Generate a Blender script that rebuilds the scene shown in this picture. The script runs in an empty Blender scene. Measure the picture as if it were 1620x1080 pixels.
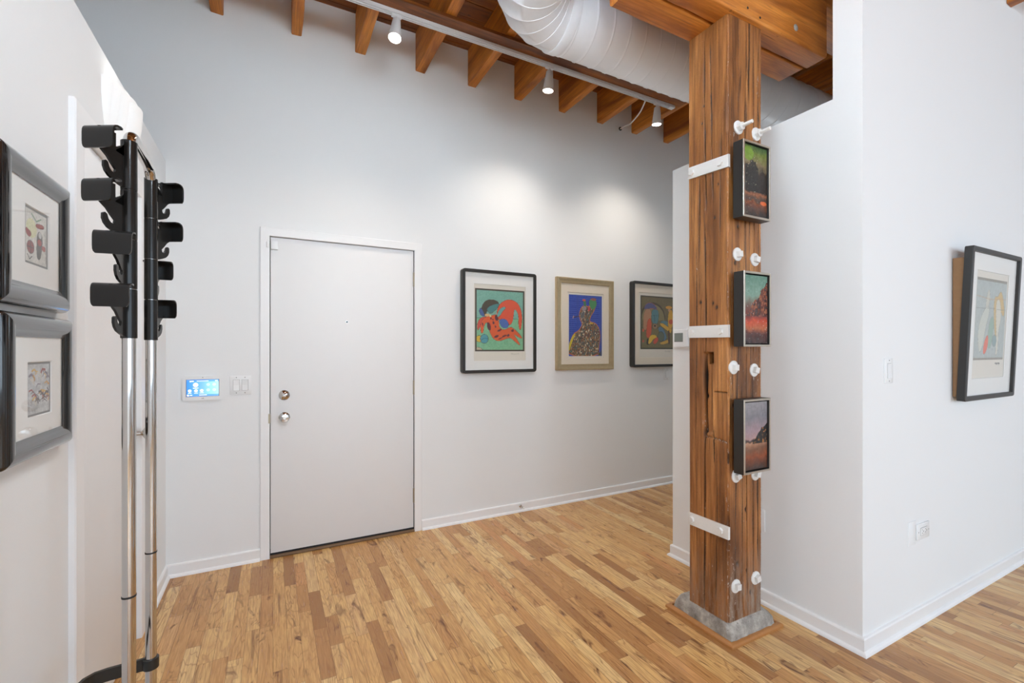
import bpy, bmesh, math, random
import numpy as np
from mathutils import Vector, Matrix
PI = math.pi
random.seed(4); RNG = np.random.default_rng(7)
SC = bpy.context.scene
COL = SC.collection

# ---------------------------------------------------------------- camera
CAM_H = 1.334
cam = bpy.data.cameras.new('camera'); camo = bpy.data.objects.new('camera', cam); COL.objects.link(camo)
camo.location = (0, 0, CAM_H); camo.rotation_euler = (PI/2, 0, -math.atan(378/721))
cam.sensor_width = 36; cam.lens = 721/1620*36; cam.shift_y = 12/1620; cam.clip_start = .02
SC.camera = camo
# ---------------------------------------------------------------- world, exposure
w = bpy.data.worlds.new('world'); SC.world = w; w.use_nodes = True
bg = w.node_tree.nodes['Background']; bg.inputs[0].default_value = (.72, .86, 1, 1); bg.inputs[1].default_value = 1.2
SC.view_settings.view_transform = 'Standard'; SC.view_settings.look = 'None'
SC.view_settings.gamma = 1; SC.view_settings.use_curve_mapping = False
SC.view_settings.exposure = 1.33
# ---------------------------------------------------------------- daylight through the rear windows, and added side fill
ROOM_X0, ROOM_X1, ROOM_Y0, CEIL = -.555, 8.0, -5.0, 3.65
def area(name, loc, rot, sx, sy, e, col):
    l = bpy.data.lights.new(name, 'AREA'); l.shape = 'RECTANGLE'; l.size = sx; l.size_y = sy; l.energy = e; l.color = col
    o = bpy.data.objects.new(name, l); COL.objects.link(o); o.location = loc; o.rotation_euler = rot; return o
WINX = [(-.1, 1.9), (2.3, 4.3), (4.7, 6.7)]
WIN_Z = (.7, 3.0)
for i, (a, b) in enumerate(WINX):
    area('daylight_and_fill', ((a+b)/2, ROOM_Y0-.35, 1.95), (PI/2, 0, 0), b-a, 2.3, 17, (.66, .84, 1))
area('daylight_and_fill', (-3.45, -2.6, 1.95), (PI/2, 0, -PI/2), 3.4, 2.3, 175, (.66, .84, 1))  # invented side window light, added to brighten the partition

# ---------------------------------------------------------------- materials
def lin(c):
    c = np.asarray(c, float)/255
    return np.where(c <= .04045, c/12.92, ((c+.055)/1.055)**2.4)
def L(r, g, b): return tuple(lin((r, g, b)))+(1,)
def newmat(name):
    m = bpy.data.materials.new(name); m.use_nodes = True
    nt = m.node_tree; return m, nt, nt.nodes['Principled BSDF']
def N(nt, t, **k):
    n = nt.nodes.new(t)
    for a, v in k.items(): setattr(n, a, v)
    return n
def mth(nt, op, a, b=None, c=None):
    n = N(nt, 'ShaderNodeMath', operation=op)
    for i, v in enumerate((a, b, c)):
        if v is None: continue
        if isinstance(v, (int, float)): n.inputs[i].default_value = v
        else: nt.links.new(v, n.inputs[i])
    return n.outputs[0]
def ramp(nt, fac, stops, interp='LINEAR'):
    r = N(nt, 'ShaderNodeValToRGB'); r.color_ramp.interpolation = interp
    e = r.color_ramp.elements
    while len(e) < len(stops): e.new(.5)
    for el, (p, c) in zip(e, stops): el.position = p; el.color = c if len(c) == 4 else tuple(c)+(1,)
    nt.links.new(fac, r.inputs[0]); return r.outputs[0]
def mix(nt, fac, a, b, mode='MIX'):
    n = N(nt, 'ShaderNodeMix', data_type='RGBA', blend_type=mode)
    for i, v in ((0, fac), (6, a), (7, b)):
        if isinstance(v, (int, float)): n.inputs[i].default_value = v
        elif isinstance(v, tuple): n.inputs[i].default_value = v
        else: nt.links.new(v, n.inputs[i])
    return n.outputs[2]
def noise(nt, vec, scale, detail=4, rough=.55, dist=0):
    n = N(nt, 'ShaderNodeTexNoise'); n.inputs['Scale'].default_value = scale; n.inputs['Detail'].default_value = detail
    n.inputs['Roughness'].default_value = rough; n.inputs['Distortion'].default_value = dist
    nt.links.new(vec, n.inputs['Vector']); return n.outputs[0]
def mapping(nt, vec, scale, loc=(0, 0, 0)):
    n = N(nt, 'ShaderNodeMapping'); n.inputs['Scale'].default_value = scale; n.inputs['Location'].default_value = loc
    nt.links.new(vec, n.inputs[0]); return n.outputs[0]
def bump(nt, b, h, strength, dist):
    n = N(nt, 'ShaderNodeBump'); n.inputs['Strength'].default_value = strength; n.inputs['Distance'].default_value = dist
    nt.links.new(h, n.inputs['Height']); nt.links.new(n.outputs[0], b.inputs['Normal'])
def simple(name, col, rough=.5, metal=0, coat=0, bmp=0, scale=60, var=.04):
    m, nt, b = newmat(name)
    tc = N(nt, 'ShaderNodeTexCoord').outputs['Object']
    nz = noise(nt, tc, scale, 3)
    c = mix(nt, nz, tuple(x*(1-var) for x in col[:3])+(1,), tuple(min(1, x*(1+var)) for x in col[:3])+(1,))
    nt.links.new(c, b.inputs['Base Color'])
    b.inputs['Roughness'].default_value = rough; b.inputs['Metallic'].default_value = metal
    b.inputs['Coat Weight'].default_value = coat; b.inputs['Coat Roughness'].default_value = .05
    if bmp: bump(nt, b, nz, bmp, .002)
    return m
def emis(name, col, s):
    m, nt, b = newmat(name)
    b.inputs['Base Color'].default_value = tuple(col[:3])+(1,)
    b.inputs['Emission Color'].default_value = tuple(col[:3])+(1,); b.inputs['Emission Strength'].default_value = s
    return m
M = {}
M['wall'] = simple('white_wall_paint', L(236, 237, 237), .75, bmp=.12, scale=180, var=.008)
M['wall2'] = simple('white_trim_paint', L(240, 240, 240), .38, scale=30, var=.01)
M['door'] = simple('white_door_paint', L(236, 236, 236), .5, scale=12, var=.008)
M['plastic'] = simple('white_plastic', L(236, 237, 237), .35, var=.01)
M['whitemetal'] = simple('white_painted_steel', L(228, 226, 222), .45, bmp=.3, scale=90, var=.03)
M['duct'] = simple('white_painted_duct', L(238, 243, 250), .36, bmp=.15, scale=25, var=.02)
M['chrome'] = simple('chrome', (.60, .59, .58), .08, 1, var=.04, scale=14)
M['steel'] = simple('satin_steel', (.6, .59, .57), .25, 1)
M['brass'] = simple('aged_brass_hinge', (.42, .36, .27), .4, 1)
M['gap'] = simple('rubber_and_gap_shade', (.012, .012, .014), .7)
M['blackgloss'] = simple('black_gloss_plastic', (.010, .009, .008), .22, coat=.15); M['blackgloss'].node_tree.nodes['Principled BSDF'].inputs['Specular IOR Level'].default_value = .3
M['blackframe'] = simple('black_lacquer_frame', (.010, .009, .009), .16, coat=.8)
M['blackmatte'] = simple('black_satin_frame', (.020, .018, .016), .42)
M['blackmetal'] = simple('black_painted_metal', (.02, .019, .017), .4)
M['mat'] = simple('white_mat_board', L(236, 235, 231), .8, bmp=.1, scale=200, var=.01)
M['creammat'] = simple('cream_mat_board', L(228, 217, 200), .8, bmp=.1, scale=200, var=.01)
M['paper'] = simple('print_paper', L(224, 218, 206), .85, var=.01)
M['board'] = simple('brown_backing_board', L(140, 105, 72), .8, bmp=.3, var=.1)
M['gold'] = simple('champagne_gold_frame', (.55, .43, .26), .36, .75, bmp=.2, scale=40, var=.12)
M['champ'] = simple('brushed_champagne_frame', (.50, .45, .38), .32, .85, bmp=.2, scale=60, var=.1)
M['lit'] = emis('lamp_diffuser', (1, .96, .88), 14)
M['shade'] = emis('lit_white_glass_shade', (.78, .775, .76), .10)
M['lcd'] = simple('grey_lcd', L(120, 128, 122), .3, var=.03)
M['greymark'] = simple('grey_mark', L(120, 120, 120), .6)
M['slot'] = simple('slot_dark', L(70, 68, 66), .7)

def glass_mat():
    m = bpy.data.materials.new('picture_glass'); m.use_nodes = True; nt = m.node_tree; nt.nodes.clear()
    o = N(nt, 'ShaderNodeOutputMaterial'); mx = N(nt, 'ShaderNodeMixShader'); t = N(nt, 'ShaderNodeBsdfTransparent')
    g = N(nt, 'ShaderNodeBsdfGlossy'); g.inputs['Roughness'].default_value = .02
    fr = N(nt, 'ShaderNodeFresnel'); fr.inputs[0].default_value = 1.5
    ge = N(nt, 'ShaderNodeNewGeometry')
    nt.links.new(mth(nt, 'MULTIPLY', fr.outputs[0], mth(nt, 'SUBTRACT', 1.0, ge.outputs['Backfacing'])), mx.inputs[0]); nt.links.new(t.outputs[0], mx.inputs[1]); nt.links.new(g.outputs[0], mx.inputs[2])
    nt.links.new(mx.outputs[0], o.inputs[0]); return m
M['glass'] = glass_mat()

def art_mat(name, rough=.6, emit=0, bmp=0):
    m, nt, b = newmat(name)
    a = N(nt, 'ShaderNodeAttribute', attribute_name='art'); col = a.outputs['Color']
    nt.links.new(col, b.inputs['Base Color'])
    b.inputs['Roughness'].default_value = rough
    if emit:
        nt.links.new(col, b.inputs['Emission Color']); b.inputs['Emission Strength'].default_value = emit
        b.inputs['Base Color'].default_value = (0, 0, 0, 1)
    if bmp:
        tc = N(nt, 'ShaderNodeTexCoord').outputs['Object']
        bump(nt, b, noise(nt, mapping(nt, tc, (1, 1, .6)), 130, 4, .7, 1.5), bmp, .004)
    return m
M['art'] = art_mat('art_print_ink'); M['oil'] = art_mat('thick_oil_paint', .22, 0, .55); M['screen'] = art_mat('touch_screen', .1, .55)

def floor_mat():
    m, nt, b = newmat('oak_strip_floor')
    g = N(nt, 'ShaderNodeNewGeometry').outputs['Position']
    s = N(nt, 'ShaderNodeSeparateXYZ'); nt.links.new(g, s.inputs[0]); x, y = s.outputs[0], s.outputs[1]
    W = .0572
    xr = mth(nt, 'DIVIDE', x, W); row = mth(nt, 'FLOOR', xr); fx = mth(nt, 'FRACT', xr)
    def wn(v1, v2=0.0, k=0.0):
        c = N(nt, 'ShaderNodeCombineXYZ')
        for i, v in enumerate((v1, v2, k)):
            if isinstance(v, (int, float)): c.inputs[i].default_value = v
            else: nt.links.new(v, c.inputs[i])
        n = N(nt, 'ShaderNodeTexWhiteNoise', noise_dimensions='3D'); nt.links.new(c.outputs[0], n.inputs[0]); return n
    rr = wn(row).outputs[0]; rr2 = wn(row, 3.7).outputs[0]
    ln = mth(nt, 'MULTIPLY_ADD', rr, .42, .34)
    # two nested divisions give boards of very different lengths
    yy = mth(nt, 'ADD', mth(nt, 'DIVIDE', y, ln), mth(nt, 'MULTIPLY', rr2, 17.0))
    wob = mth(nt, 'MULTIPLY', mth(nt, 'SINE', mth(nt, 'MULTIPLY', yy, 2.1)), .28)
    yy = mth(nt, 'ADD', yy, wob)
    idx = mth(nt, 'FLOOR', yy); fy = mth(nt, 'FRACT', yy)
    rnd = wn(row, idx, 1.3); rn = rnd.outputs[0]; rn2 = wn(row, idx, 5.1).outputs[0]
    base = ramp(nt, rn, [(0, L(158, 114, 68)), (.06, L(184, 136, 84)), (.18, L(208, 158, 98)), (.5, L(228, 182, 116)), (.75, L(236, 195, 130)), (.9, L(244, 210, 148)), (1, L(212, 154, 96))])
    # grain in board space, offset per board
    off = N(nt, 'ShaderNodeCombineXYZ'); nt.links.new(mth(nt, 'MULTIPLY', rn, 31.0), off.inputs[0]); nt.links.new(mth(nt, 'MULTIPLY', rn2, 47.0), off.inputs[1])
    va = N(nt, 'ShaderNodeVectorMath', operation='ADD'); nt.links.new(g, va.inputs[0]); nt.links.new(off.outputs[0], va.inputs[1])
    v = va.outputs[0]
    fine = noise(nt, mapping(nt, v, (90, 5, 1)), 1.6, 5, .6)
    cath = noise(nt, mapping(nt, v, (13, 2.0, 1)), 1.1, 2, .5, .6)
    rings = mth(nt, 'FRACT', mth(nt, 'MULTIPLY', cath, 9.0))
    rings = mth(nt, 'ABSOLUTE', mth(nt, 'SUBTRACT', rings, .5))
    c = mix(nt, ramp(nt, fine, [(.38, (.0, .0, .0)), (.68, (.62, .62, .62))]), base, L(150, 100, 56), 'MIX')
    gm = mth(nt, 'MULTIPLY', ramp(nt, rings, [(0, (1, 1, 1)), (.16, (0, 0, 0))]), mth(nt, 'MULTIPLY', rn2, .55))
    c = mix(nt, gm, c, L(132, 84, 48))
    # knots and dark mineral streaks
    kn = noise(nt, mapping(nt, v, (9, 3.2, 1)), 1.5, 3, .6, 1.2)
    km = ramp(nt, kn, [(.60, (0, 0, 0)), (.67, (.5, .5, .5)), (.73, (.95, .95, .95))])
    c = mix(nt, km, c, L(84, 48, 32))
    st = noise(nt, mapping(nt, v, (40, 1.7, 1)), 1.2, 3, .6, .8)
    sm = mth(nt, 'MULTIPLY', ramp(nt, st, [(.61, (0, 0, 0)), (.68, (.8, .8, .8))]), .7)
    c = mix(nt, sm, c, L(98, 60, 38))
    big = noise(nt, mapping(nt, v, (7, 1.2, 1)), .9, 2, .5)
    c = mix(nt, mth(nt, 'MULTIPLY', big, .22), c, L(176, 116, 70))
    # seams
    ex = mth(nt, 'MULTIPLY', mth(nt, 'MINIMUM', fx, mth(nt, 'SUBTRACT', 1.0, fx)), W)
    ey = mth(nt, 'MULTIPLY', mth(nt, 'MINIMUM', fy, mth(nt, 'SUBTRACT', 1.0, fy)), ln)
    e = mth(nt, 'MINIMUM', ex, ey)
    sem = ramp(nt, mth(nt, 'MULTIPLY', e, 500.0), [(.2, (1, 1, 1)), (.62, (0, 0, 0))])
    c = mix(nt, mth(nt, 'MULTIPLY', sem, .62), c, L(88, 54, 32))
    nt.links.new(c, b.inputs['Base Color'])
    b.inputs['Roughness'].default_value = .27
    nt.links.new(mth(nt, 'MULTIPLY_ADD', fine, .16, .17), b.inputs['Roughness'])
    b.inputs['Specular IOR Level'].default_value = .5
    hgt = mth(nt, 'SUBTRACT', mth(nt, 'MULTIPLY', fine, .12), sem)
    bump(nt, b, hgt, .25, .0006)
    return m
M['floor'] = floor_mat()

def timber_mat(name, axis, dark, midc, light, crack=.5, rough=.5, knots=True, attr=False, seed=0):
    m, nt, b = newmat(name)
    oi = N(nt, 'ShaderNodeObjectInfo').outputs['Random']
    tc = N(nt, 'ShaderNodeNewGeometry').outputs['Position']
    va = N(nt, 'ShaderNodeVectorMath', operation='ADD'); nt.links.new(tc, va.inputs[0])
    of = N(nt, 'ShaderNodeCombineXYZ')
    for i in range(3): nt.links.new(mth(nt, 'MULTIPLY', oi, 13.0+7*i), of.inputs[i])
    nt.links.new(of.outputs[0], va.inputs[1]); v = va.outputs[0]
    def sc(a, l): return tuple(l if i == axis else a for i in range(3))
    fine = noise(nt, mapping(nt, v, sc(70, 2.2)), 1.5, 6, .65, .3)
    big = noise(nt, mapping(nt, v, sc(7, 1.0)), 1.2, 4, .6, .5)
    c = ramp(nt, big, [(.34, dark), (.5, midc), (.66, light)])
    c = mix(nt, mth(nt, 'MULTIPLY', ramp(nt, fine, [(.35, (1, 1, 1)), (.62, (0, 0, 0))]), .55), c, dark)
    if attr:
        s2 = noise(nt, mapping(nt, v, sc(34, .8)), 1.4, 5, .7, .6)
        c = mix(nt, ramp(nt, s2, [(.36, (.6, .6, .6)), (.50, (0, 0, 0))]), c, L(100, 56, 24))
    cr = noise(nt, mapping(nt, v, sc(26, .9)), 1.3, 4, .55, .5)
    cm = ramp(nt, cr, [(.30, (1, 1, 1)), (.36, (0, 0, 0))])
    black = tuple(x*.18 for x in dark[:3])+(1,)
    c = mix(nt, mth(nt, 'MULTIPLY', cm, crack), c, black)
    if knots:
        k = noise(nt, mapping(nt, v, sc(16, 6)), 1.4, 3, .6, .4)
        km = ramp(nt, k, [(.70, (0, 0, 0)), (.76, (1, 1, 1))]); c = mix(nt, mth(nt, 'MULTIPLY', km, .75), c, black)
    if attr:
        a = N(nt, 'ShaderNodeAttribute', attribute_name='wear'); sp = N(nt, 'ShaderNodeSeparateColor'); nt.links.new(a.outputs['Color'], sp.inputs[0])
        c = mix(nt, sp.outputs[0], c, (.012, .007, .004, 1))                     # open checks
        gr = mth(nt, 'MULTIPLY', sp.outputs[1], ramp(nt, noise(nt, mapping(nt, v, sc(30, 6)), 1.6, 4, .6), [(.35, (0, 0, 0)), (.6, (1, 1, 1))]))
        c = mix(nt, gr, c, L(150, 132, 116))                                     # bare grey foot of the post
        wp = noise(nt, mapping(nt, v, sc(75, 30)), 1.5, 4, .7, .5)
        th = mth(nt, 'ADD', wp, mth(nt, 'MULTIPLY', sp.outputs[2], .16))
        c = mix(nt, mth(nt, 'MULTIPLY', ramp(nt, th, [(.70, (0, 0, 0)), (.745, (1, 1, 1))]), .7), c, L(205, 195, 186))   # paint flecks
    nt.links.new(c, b.inputs['Base Color']); b.inputs['Roughness'].default_value = rough
    hh = mth(nt, 'SUBTRACT', fine, mth(nt, 'MULTIPLY', cm, 1.4))
    bump(nt, b, hh, .5, .003)
    return m
OD, OM, OL = L(140, 76, 22), L(200, 122, 44), L(224, 146, 62)
M['post'] = timber_mat('weathered_post_timber', 2, L(104, 62, 28), L(174, 112, 56), L(212, 148, 84), .85, .5, True, True)
M['beam'] = timber_mat('sandblasted_beam_timber', 0, OD, OM, OL, .45)
M['joist'] = timber_mat('orange_joist_timber', 1, L(140, 76, 18), L(204, 124, 36), L(226, 148, 56), .35)
M['deck'] = timber_mat('brown_deck_planks', 0, L(90, 46, 12), L(150, 84, 24), L(180, 108, 38), .8)
M['trimwood'] = simple('oak_trim', L(176, 120, 66), .4, bmp=.2, scale=30, var=.15)
M['threshold'] = simple('worn_oak_threshold', L(118, 92, 66), .5, bmp=.3, scale=40, var=.2)

def concrete_mat():
    m, nt, b = newmat('rough_concrete')
    tc = N(nt, 'ShaderNodeNewGeometry').outputs['Position']
    n1 = noise(nt, tc, 18, 6, .65); n2 = noise(nt, tc, 120, 5, .7)
    c = ramp(nt, n1, [(.3, L(120, 114, 106)), (.5, L(160, 154, 146)), (.66, L(194, 188, 178))])
    c = mix(nt, ramp(nt, n2, [(.62, (0, 0, 0)), (.72, (.8, .8, .8))]), c, L(205, 201, 196))
    c = mix(nt, ramp(nt, n2, [(.30, (.7, .7, .7)), (.38, (0, 0, 0))]), c, L(66, 60, 54))
    nt.links.new(c, b.inputs['Base Color']); b.inputs['Roughness'].default_value = .8
    bump(nt, b, n2, .6, .004); return m
M['concrete'] = concrete_mat()

# ---------------------------------------------------------------- mesh helpers
def bx(bm, x0, x1, y0, y1, z0, z1, bev=0, seg=2):
    vs = [bm.verts.new((x, y, z)) for x in (x0, x1) for y in (y0, y1) for z in (z0, z1)]
    fs = [(0, 1, 3, 2), (4, 6, 7, 5), (0, 4, 5, 1), (2, 3, 7, 6), (0, 2, 6, 4), (1, 5, 7, 3)]
    faces = [bm.faces.new([vs[i] for i in f]) for f in fs]
    if bev:
        ed = list({e for f in faces for e in f.edges})
        bmesh.ops.bevel(bm, geom=ed, offset=bev, segments=seg, profile=.5, affect='EDGES')
def basis(d):
    d = d.normalized(); a = Vector((0, 0, 1)) if abs(d.z) < .9 else Vector((1, 0, 0))
    u = d.cross(a).normalized(); return u, d.cross(u).normalized()
def cone(bm, p0, p1, r0, r1=None, n=24, cap=True, ph=0):
    r1 = r0 if r1 is None else r1; p0 = Vector(p0); p1 = Vector(p1); u, v = basis(p1-p0)
    R = [[bm.verts.new(p+(u*math.cos(ph+2*PI*i/n)+v*math.sin(ph+2*PI*i/n))*r) for i in range(n)] for p, r in ((p0, r0), (p1, r1))]
    for i in range(n): bm.faces.new((R[0][i], R[0][(i+1) % n], R[1][(i+1) % n], R[1][i]))
    if cap: bm.faces.new(R[0][::-1]); bm.faces.new(R[1])
def tube(bm, pts, r, n=16, closed=False):
    pts = [Vector(p) for p in pts]; m = len(pts); rings = []
    t0 = (pts[1]-pts[0]).normalized(); u, v = basis(t0)
    for i, p in enumerate(pts):
        if closed: t = (pts[(i+1) % m]-pts[i-1]).normalized()
        else: t = (pts[min(i+1, m-1)]-pts[max(i-1, 0)]).normalized()
        q = t0.rotation_difference(t); u = (q@u).normalized(); v = (q@v).normalized(); t0 = t
        rr = r[i] if isinstance(r, (list, tuple)) else r
        rings.append([bm.verts.new(p+(u*math.cos(2*PI*k/n)+v*math.sin(2*PI*k/n))*rr) for k in range(n)])
    for i in range(m-1 if not closed else m):
        a, b = rings[i], rings[(i+1) % m]
        for k in range(n): bm.faces.new((a[k], a[(k+1) % n], b[(k+1) % n], b[k]))
    if not closed: bm.faces.new(rings[0][::-1]); bm.faces.new(rings[-1])
def lathe(bm, prof, o, d, n=32):
    """prof = [(distance along d, radius)]"""
    o = Vector(o); d = Vector(d).normalized(); u, v = basis(d); rings = []
    for (h, r) in prof: rings.append([bm.verts.new(o+d*h+(u*math.cos(2*PI*k/n)+v*math.sin(2*PI*k/n))*max(r, 1e-5)) for k in range(n)])
    for a, b in zip(rings, rings[1:]):
        for k in range(n): bm.faces.new((a[k], a[(k+1) % n], b[(k+1) % n], b[k]))
    bm.faces.new(rings[0][::-1]); bm.faces.new(rings[-1])
def prism(bm, poly, f0, f1):
    """poly = 2D points; f0, f1 map a 2D point to the two ends"""
    a = [bm.verts.new(f0(p)) for p in poly]; b = [bm.verts.new(f1(p)) for p in poly]; n = len(poly)
    bm.faces.new(a); bm.faces.new(b[::-1])
    for i in range(n): bm.faces.new((a[i], b[i], b[(i+1) % n], a[(i+1) % n]))
def rrect(x0, x1, z0, z1, r, n=5):
    pts = []
    for (cx, cz, a0) in ((x1-r, z1-r, 0), (x0+r, z1-r, 90), (x0+r, z0+r, 180), (x1-r, z0+r, 270)):
        for i in range(n+1):
            a = math.radians(a0+90*i/n); pts.append((cx+r*math.cos(a), cz+r*math.sin(a)))
    return pts
def frame_bm(wd, ht, prof, r0=.004, n=5):
    """rings of a rounded rectangle from x=-w/2..w/2, z=0..h; prof=[(inset, depth)] with depth towards -y"""
    bm = bmesh.new(); rings = []
    for ins, d in prof:
        pts = rrect(-wd/2+ins, wd/2-ins, ins, ht-ins, max(r0-ins, .0006), n)
        rings.append([bm.verts.new((p[0], -d, p[1])) for p in pts])
    for a, b in zip(rings, rings[1:]):
        m = len(a)
        for k in range(m): bm.faces.new((a[k], a[(k+1) % m], b[(k+1) % m], b[k]))
    return bm
def obj(name, bm, mat, parent=None, smooth=40, loc=None):
    bmesh.ops.recalc_face_normals(bm, faces=bm.faces)
    me = bpy.data.meshes.new(name); bm.to_mesh(me); bm.free()
    mats = mat if isinstance(mat, (list, tuple)) else [mat]
    for mm in mats: me.materials.append(M[mm] if isinstance(mm, str) else mm)
    if smooth:
        me.polygons.foreach_set('use_smooth', [True]*len(me.polygons)); me.set_sharp_from_angle(angle=math.radians(smooth))
    o = bpy.data.objects.new(name, me); COL.objects.link(o)
    if parent: o.parent = parent
    if loc: o.location = loc
    return o
def tag(o, label, cat, group=None, kind=None):
    if label: o['label'] = label
    if cat: o['category'] = cat
    if group: o['group'] = group
    if kind: o['kind'] = kind
    return o
def thing(name, label, cat, loc=(0, 0, 0), rz=0, group=None, kind=None):
    o = bpy.data.objects.new(name, None); COL.objects.link(o); o.empty_display_size = .05
    o.location = loc; o.rotation_euler = (0, 0, rz); return tag(o, label, cat, group, kind)
def struct(name, bm, mat, label=None, cat=None, smooth=40):
    o = obj(name, bm, mat, smooth=smooth); return tag(o, label, cat, kind='structure')
def B(): return bmesh.new()
def box_obj(name, dims, mat, parent=None, bev=0):
    bm = B(); bx(bm, *dims, bev=bev); return obj(name, bm, mat, parent)
def copy_tree(o, parent=None):
    c = o.copy(); COL.objects.link(c)
    if parent: c.parent = parent
    for ch in list(o.children): copy_tree(ch, c)
    return c

# ---------------------------------------------------------------- the setting
D = 3.294; WT = .12; LX = -.555; PX = 2.287; RY = 1.055; LH = 2.43; PH = 2.485
bm = B(); bx(bm, -3.2, 8.2, ROOM_Y0-.15, D+WT, -.06, 0); struct('floor', bm, 'floor', 'oak strip floor of short mixed-tone boards', 'floor')
# deck of planks: alternate plank depth gives the dark joints seen between the joists
bm = B()
y = ROOM_Y0-.15
while y < D+WT-.001:
    y2 = min(y+.14, D+WT); dz = random.uniform(0, .006); bx(bm, -3.2, 8.2, y+.003, y2-.003, CEIL+dz, CEIL+.05); y = y2
bx(bm, -3.2, 8.2, ROOM_Y0-.15, D+WT, CEIL+.05, CEIL+.09)
struct('ceiling', bm, 'deck', 'brown timber deck above the joists', 'ceiling')
DX0, DX1, DZ = -.019, .917, 2.055
bm = B(); bx(bm, -3.2, DX0, D, D+WT, 0, CEIL+.09); bx(bm, DX1, 8.2, D, D+WT, 0, CEIL+.09); bx(bm, DX0, DX1, D, D+WT, DZ, CEIL+.09); bx(bm, DX0-.02, DX1+.02, D+WT, D+WT+.05, 0, DZ+.02)  # last panel is added behind the opening to stop light leaks
struct('wall_back', bm, 'wall', 'white wall with the entry door and prints', 'wall')
CY0, CY1, CZ = 1.94, 2.66, 2.035
bm = B(); bx(bm, LX-WT, LX, -.9, CY0, 0, LH); bx(bm, LX-WT, LX, CY1, D, 0, LH); bx(bm, LX-WT, LX, CY0, CY1, CZ, LH); bx(bm, LX-WT-.03, LX-WT, CY0-.02, CY1+.02, 0, CZ+.02)  # rear panel added over the closet opening against light leaks
struct('wall_left', bm, 'wall', 'low white partition on the left, open above', 'wall')
bm = B(); bx(bm, PX, PX+.12, RY+.12, 2.125, 0, PH); struct('wall_partition', bm, 'wall', 'low white partition behind the timber post', 'wall')
bm = B(); bx(bm, PX, 8.0, RY, RY+.12, 0, CEIL+.05); struct('wall_right', bm, 'wall', 'tall white wall on the right with one print', 'wall')
bm = B(); bx(bm, 8.0, 8.2, ROOM_Y0-.15, D, 0, CEIL+.05); struct('wall_end', bm, 'wall', 'white end wall beyond the frame', 'wall')
bm = B(); bx(bm, -3.2, -3.08, ROOM_Y0, -4.3, 0, CEIL+.05); bx(bm, -3.2, -3.08, -.9, D, 0, CEIL+.05); bx(bm, -3.2, -3.08, -4.3, -.9, 0, .7); bx(bm, -3.2, -3.08, -4.3, -.9, 3.0, CEIL+.05); struct('wall_far_left', bm, 'wall', 'white wall beyond the left partition', 'wall')
bm = B(); bx(bm, -3.08, LX, -1.02, -.9, 0, CEIL+.05); struct('wall_light_block', bm, 'wall', 'added white wall that shades the space left of the partition', 'wall')  # unseen wall added to keep window light off the back left
bm = B(); xs = [-3.2]+[v for p in WINX for v in p]+[8.2]
for i in range(0, len(xs), 2): bx(bm, xs[i], xs[i+1], ROOM_Y0-.15, ROOM_Y0, 0, CEIL+.05)
for a, b_ in WINX: bx(bm, a, b_, ROOM_Y0-.15, ROOM_Y0, 0, WIN_Z[0]); bx(bm, a, b_, ROOM_Y0-.15, ROOM_Y0, WIN_Z[1], CEIL+.05)
struct('wall_rear', bm, 'wall', 'window wall behind the camera', 'wall')
for i, (a, b_) in enumerate(WINX):
    bm = B(); z0, z1 = WIN_Z
    for q in ((a, a+.05, z0, z1), (b_-.05, b_, z0, z1), (a, b_, z0, z0+.05), (a, b_, z1-.05, z1), ((a+b_)/2-.02, (a+b_)/2+.02, z0, z1), (a, b_, 2.2, 2.24)):
        bx(bm, q[0], q[1], ROOM_Y0-.12, ROOM_Y0-.07, q[2], q[3])
    struct('window_%d' % (i+1), bm, 'blackmetal', 'dark framed window behind the camera', 'window')
bm = B(); 
for q in ((-4.3, -4.25, .7, 3.0), (-1.07, -1.02, .7, 3.0), (-4.3, -.9, .7, .75), (-4.3, -.9, 2.95, 3.0), (-2.62, -2.58, .7, 3.0)): bx(bm, -3.17, -3.11, q[0], q[1], q[2], q[3])
struct('window_4', bm, 'blackmetal', 'dark framed added side window behind the camera', 'window')  # made-up window, added to carry the side fill light
# baseboards (board plus shoe moulding)
def baseboard(name, p0, p1, nrm, e0=0, e1=0):
    p0 = Vector((*p0, 0)); p1 = Vector((*p1, 0)); n_ = Vector((*nrm, 0)); d = (p1-p0).normalized()
    prof = [(0, 0), (.026, 0), (.025, .007), (.021, .013), (.0145, .017), (.0125, .0175), (.0125, .066), (.009, .072), (0, .074)]
    bm = B(); prism(bm, prof, lambda q: p0-d*e0*q[0]+n_*q[0]+Vector((0, 0, q[1])), lambda q: p1+d*e1*q[0]+n_*q[0]+Vector((0, 0, q[1])))
    struct(name, bm, 'wall2', 'white painted baseboard with shoe moulding', 'baseboard', smooth=30)
baseboard('baseboard_back_left', (LX, D), (-.073, D), (0, -1), -1, 0)
baseboard('baseboard_back_right', (.972, D), (8, D), (0, -1), 0, 0)
baseboard('baseboard_left_far', (LX, CY1+.085), (LX, D), (1, 0), 0, -1)
baseboard('baseboard_left_near', (LX, -.9), (LX, CY0-.09), (1, 0))
baseboard('baseboard_partition', (PX, RY), (PX, 2.125), (-1, 0), 1, 1)
baseboard('baseboard_partition_end', (PX, 2.125), (PX+.12, 2.125), (0, 1), 1, 1)
baseboard('baseboard_right', (PX, RY), (8, RY), (0, -1), 1, 0)

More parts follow.
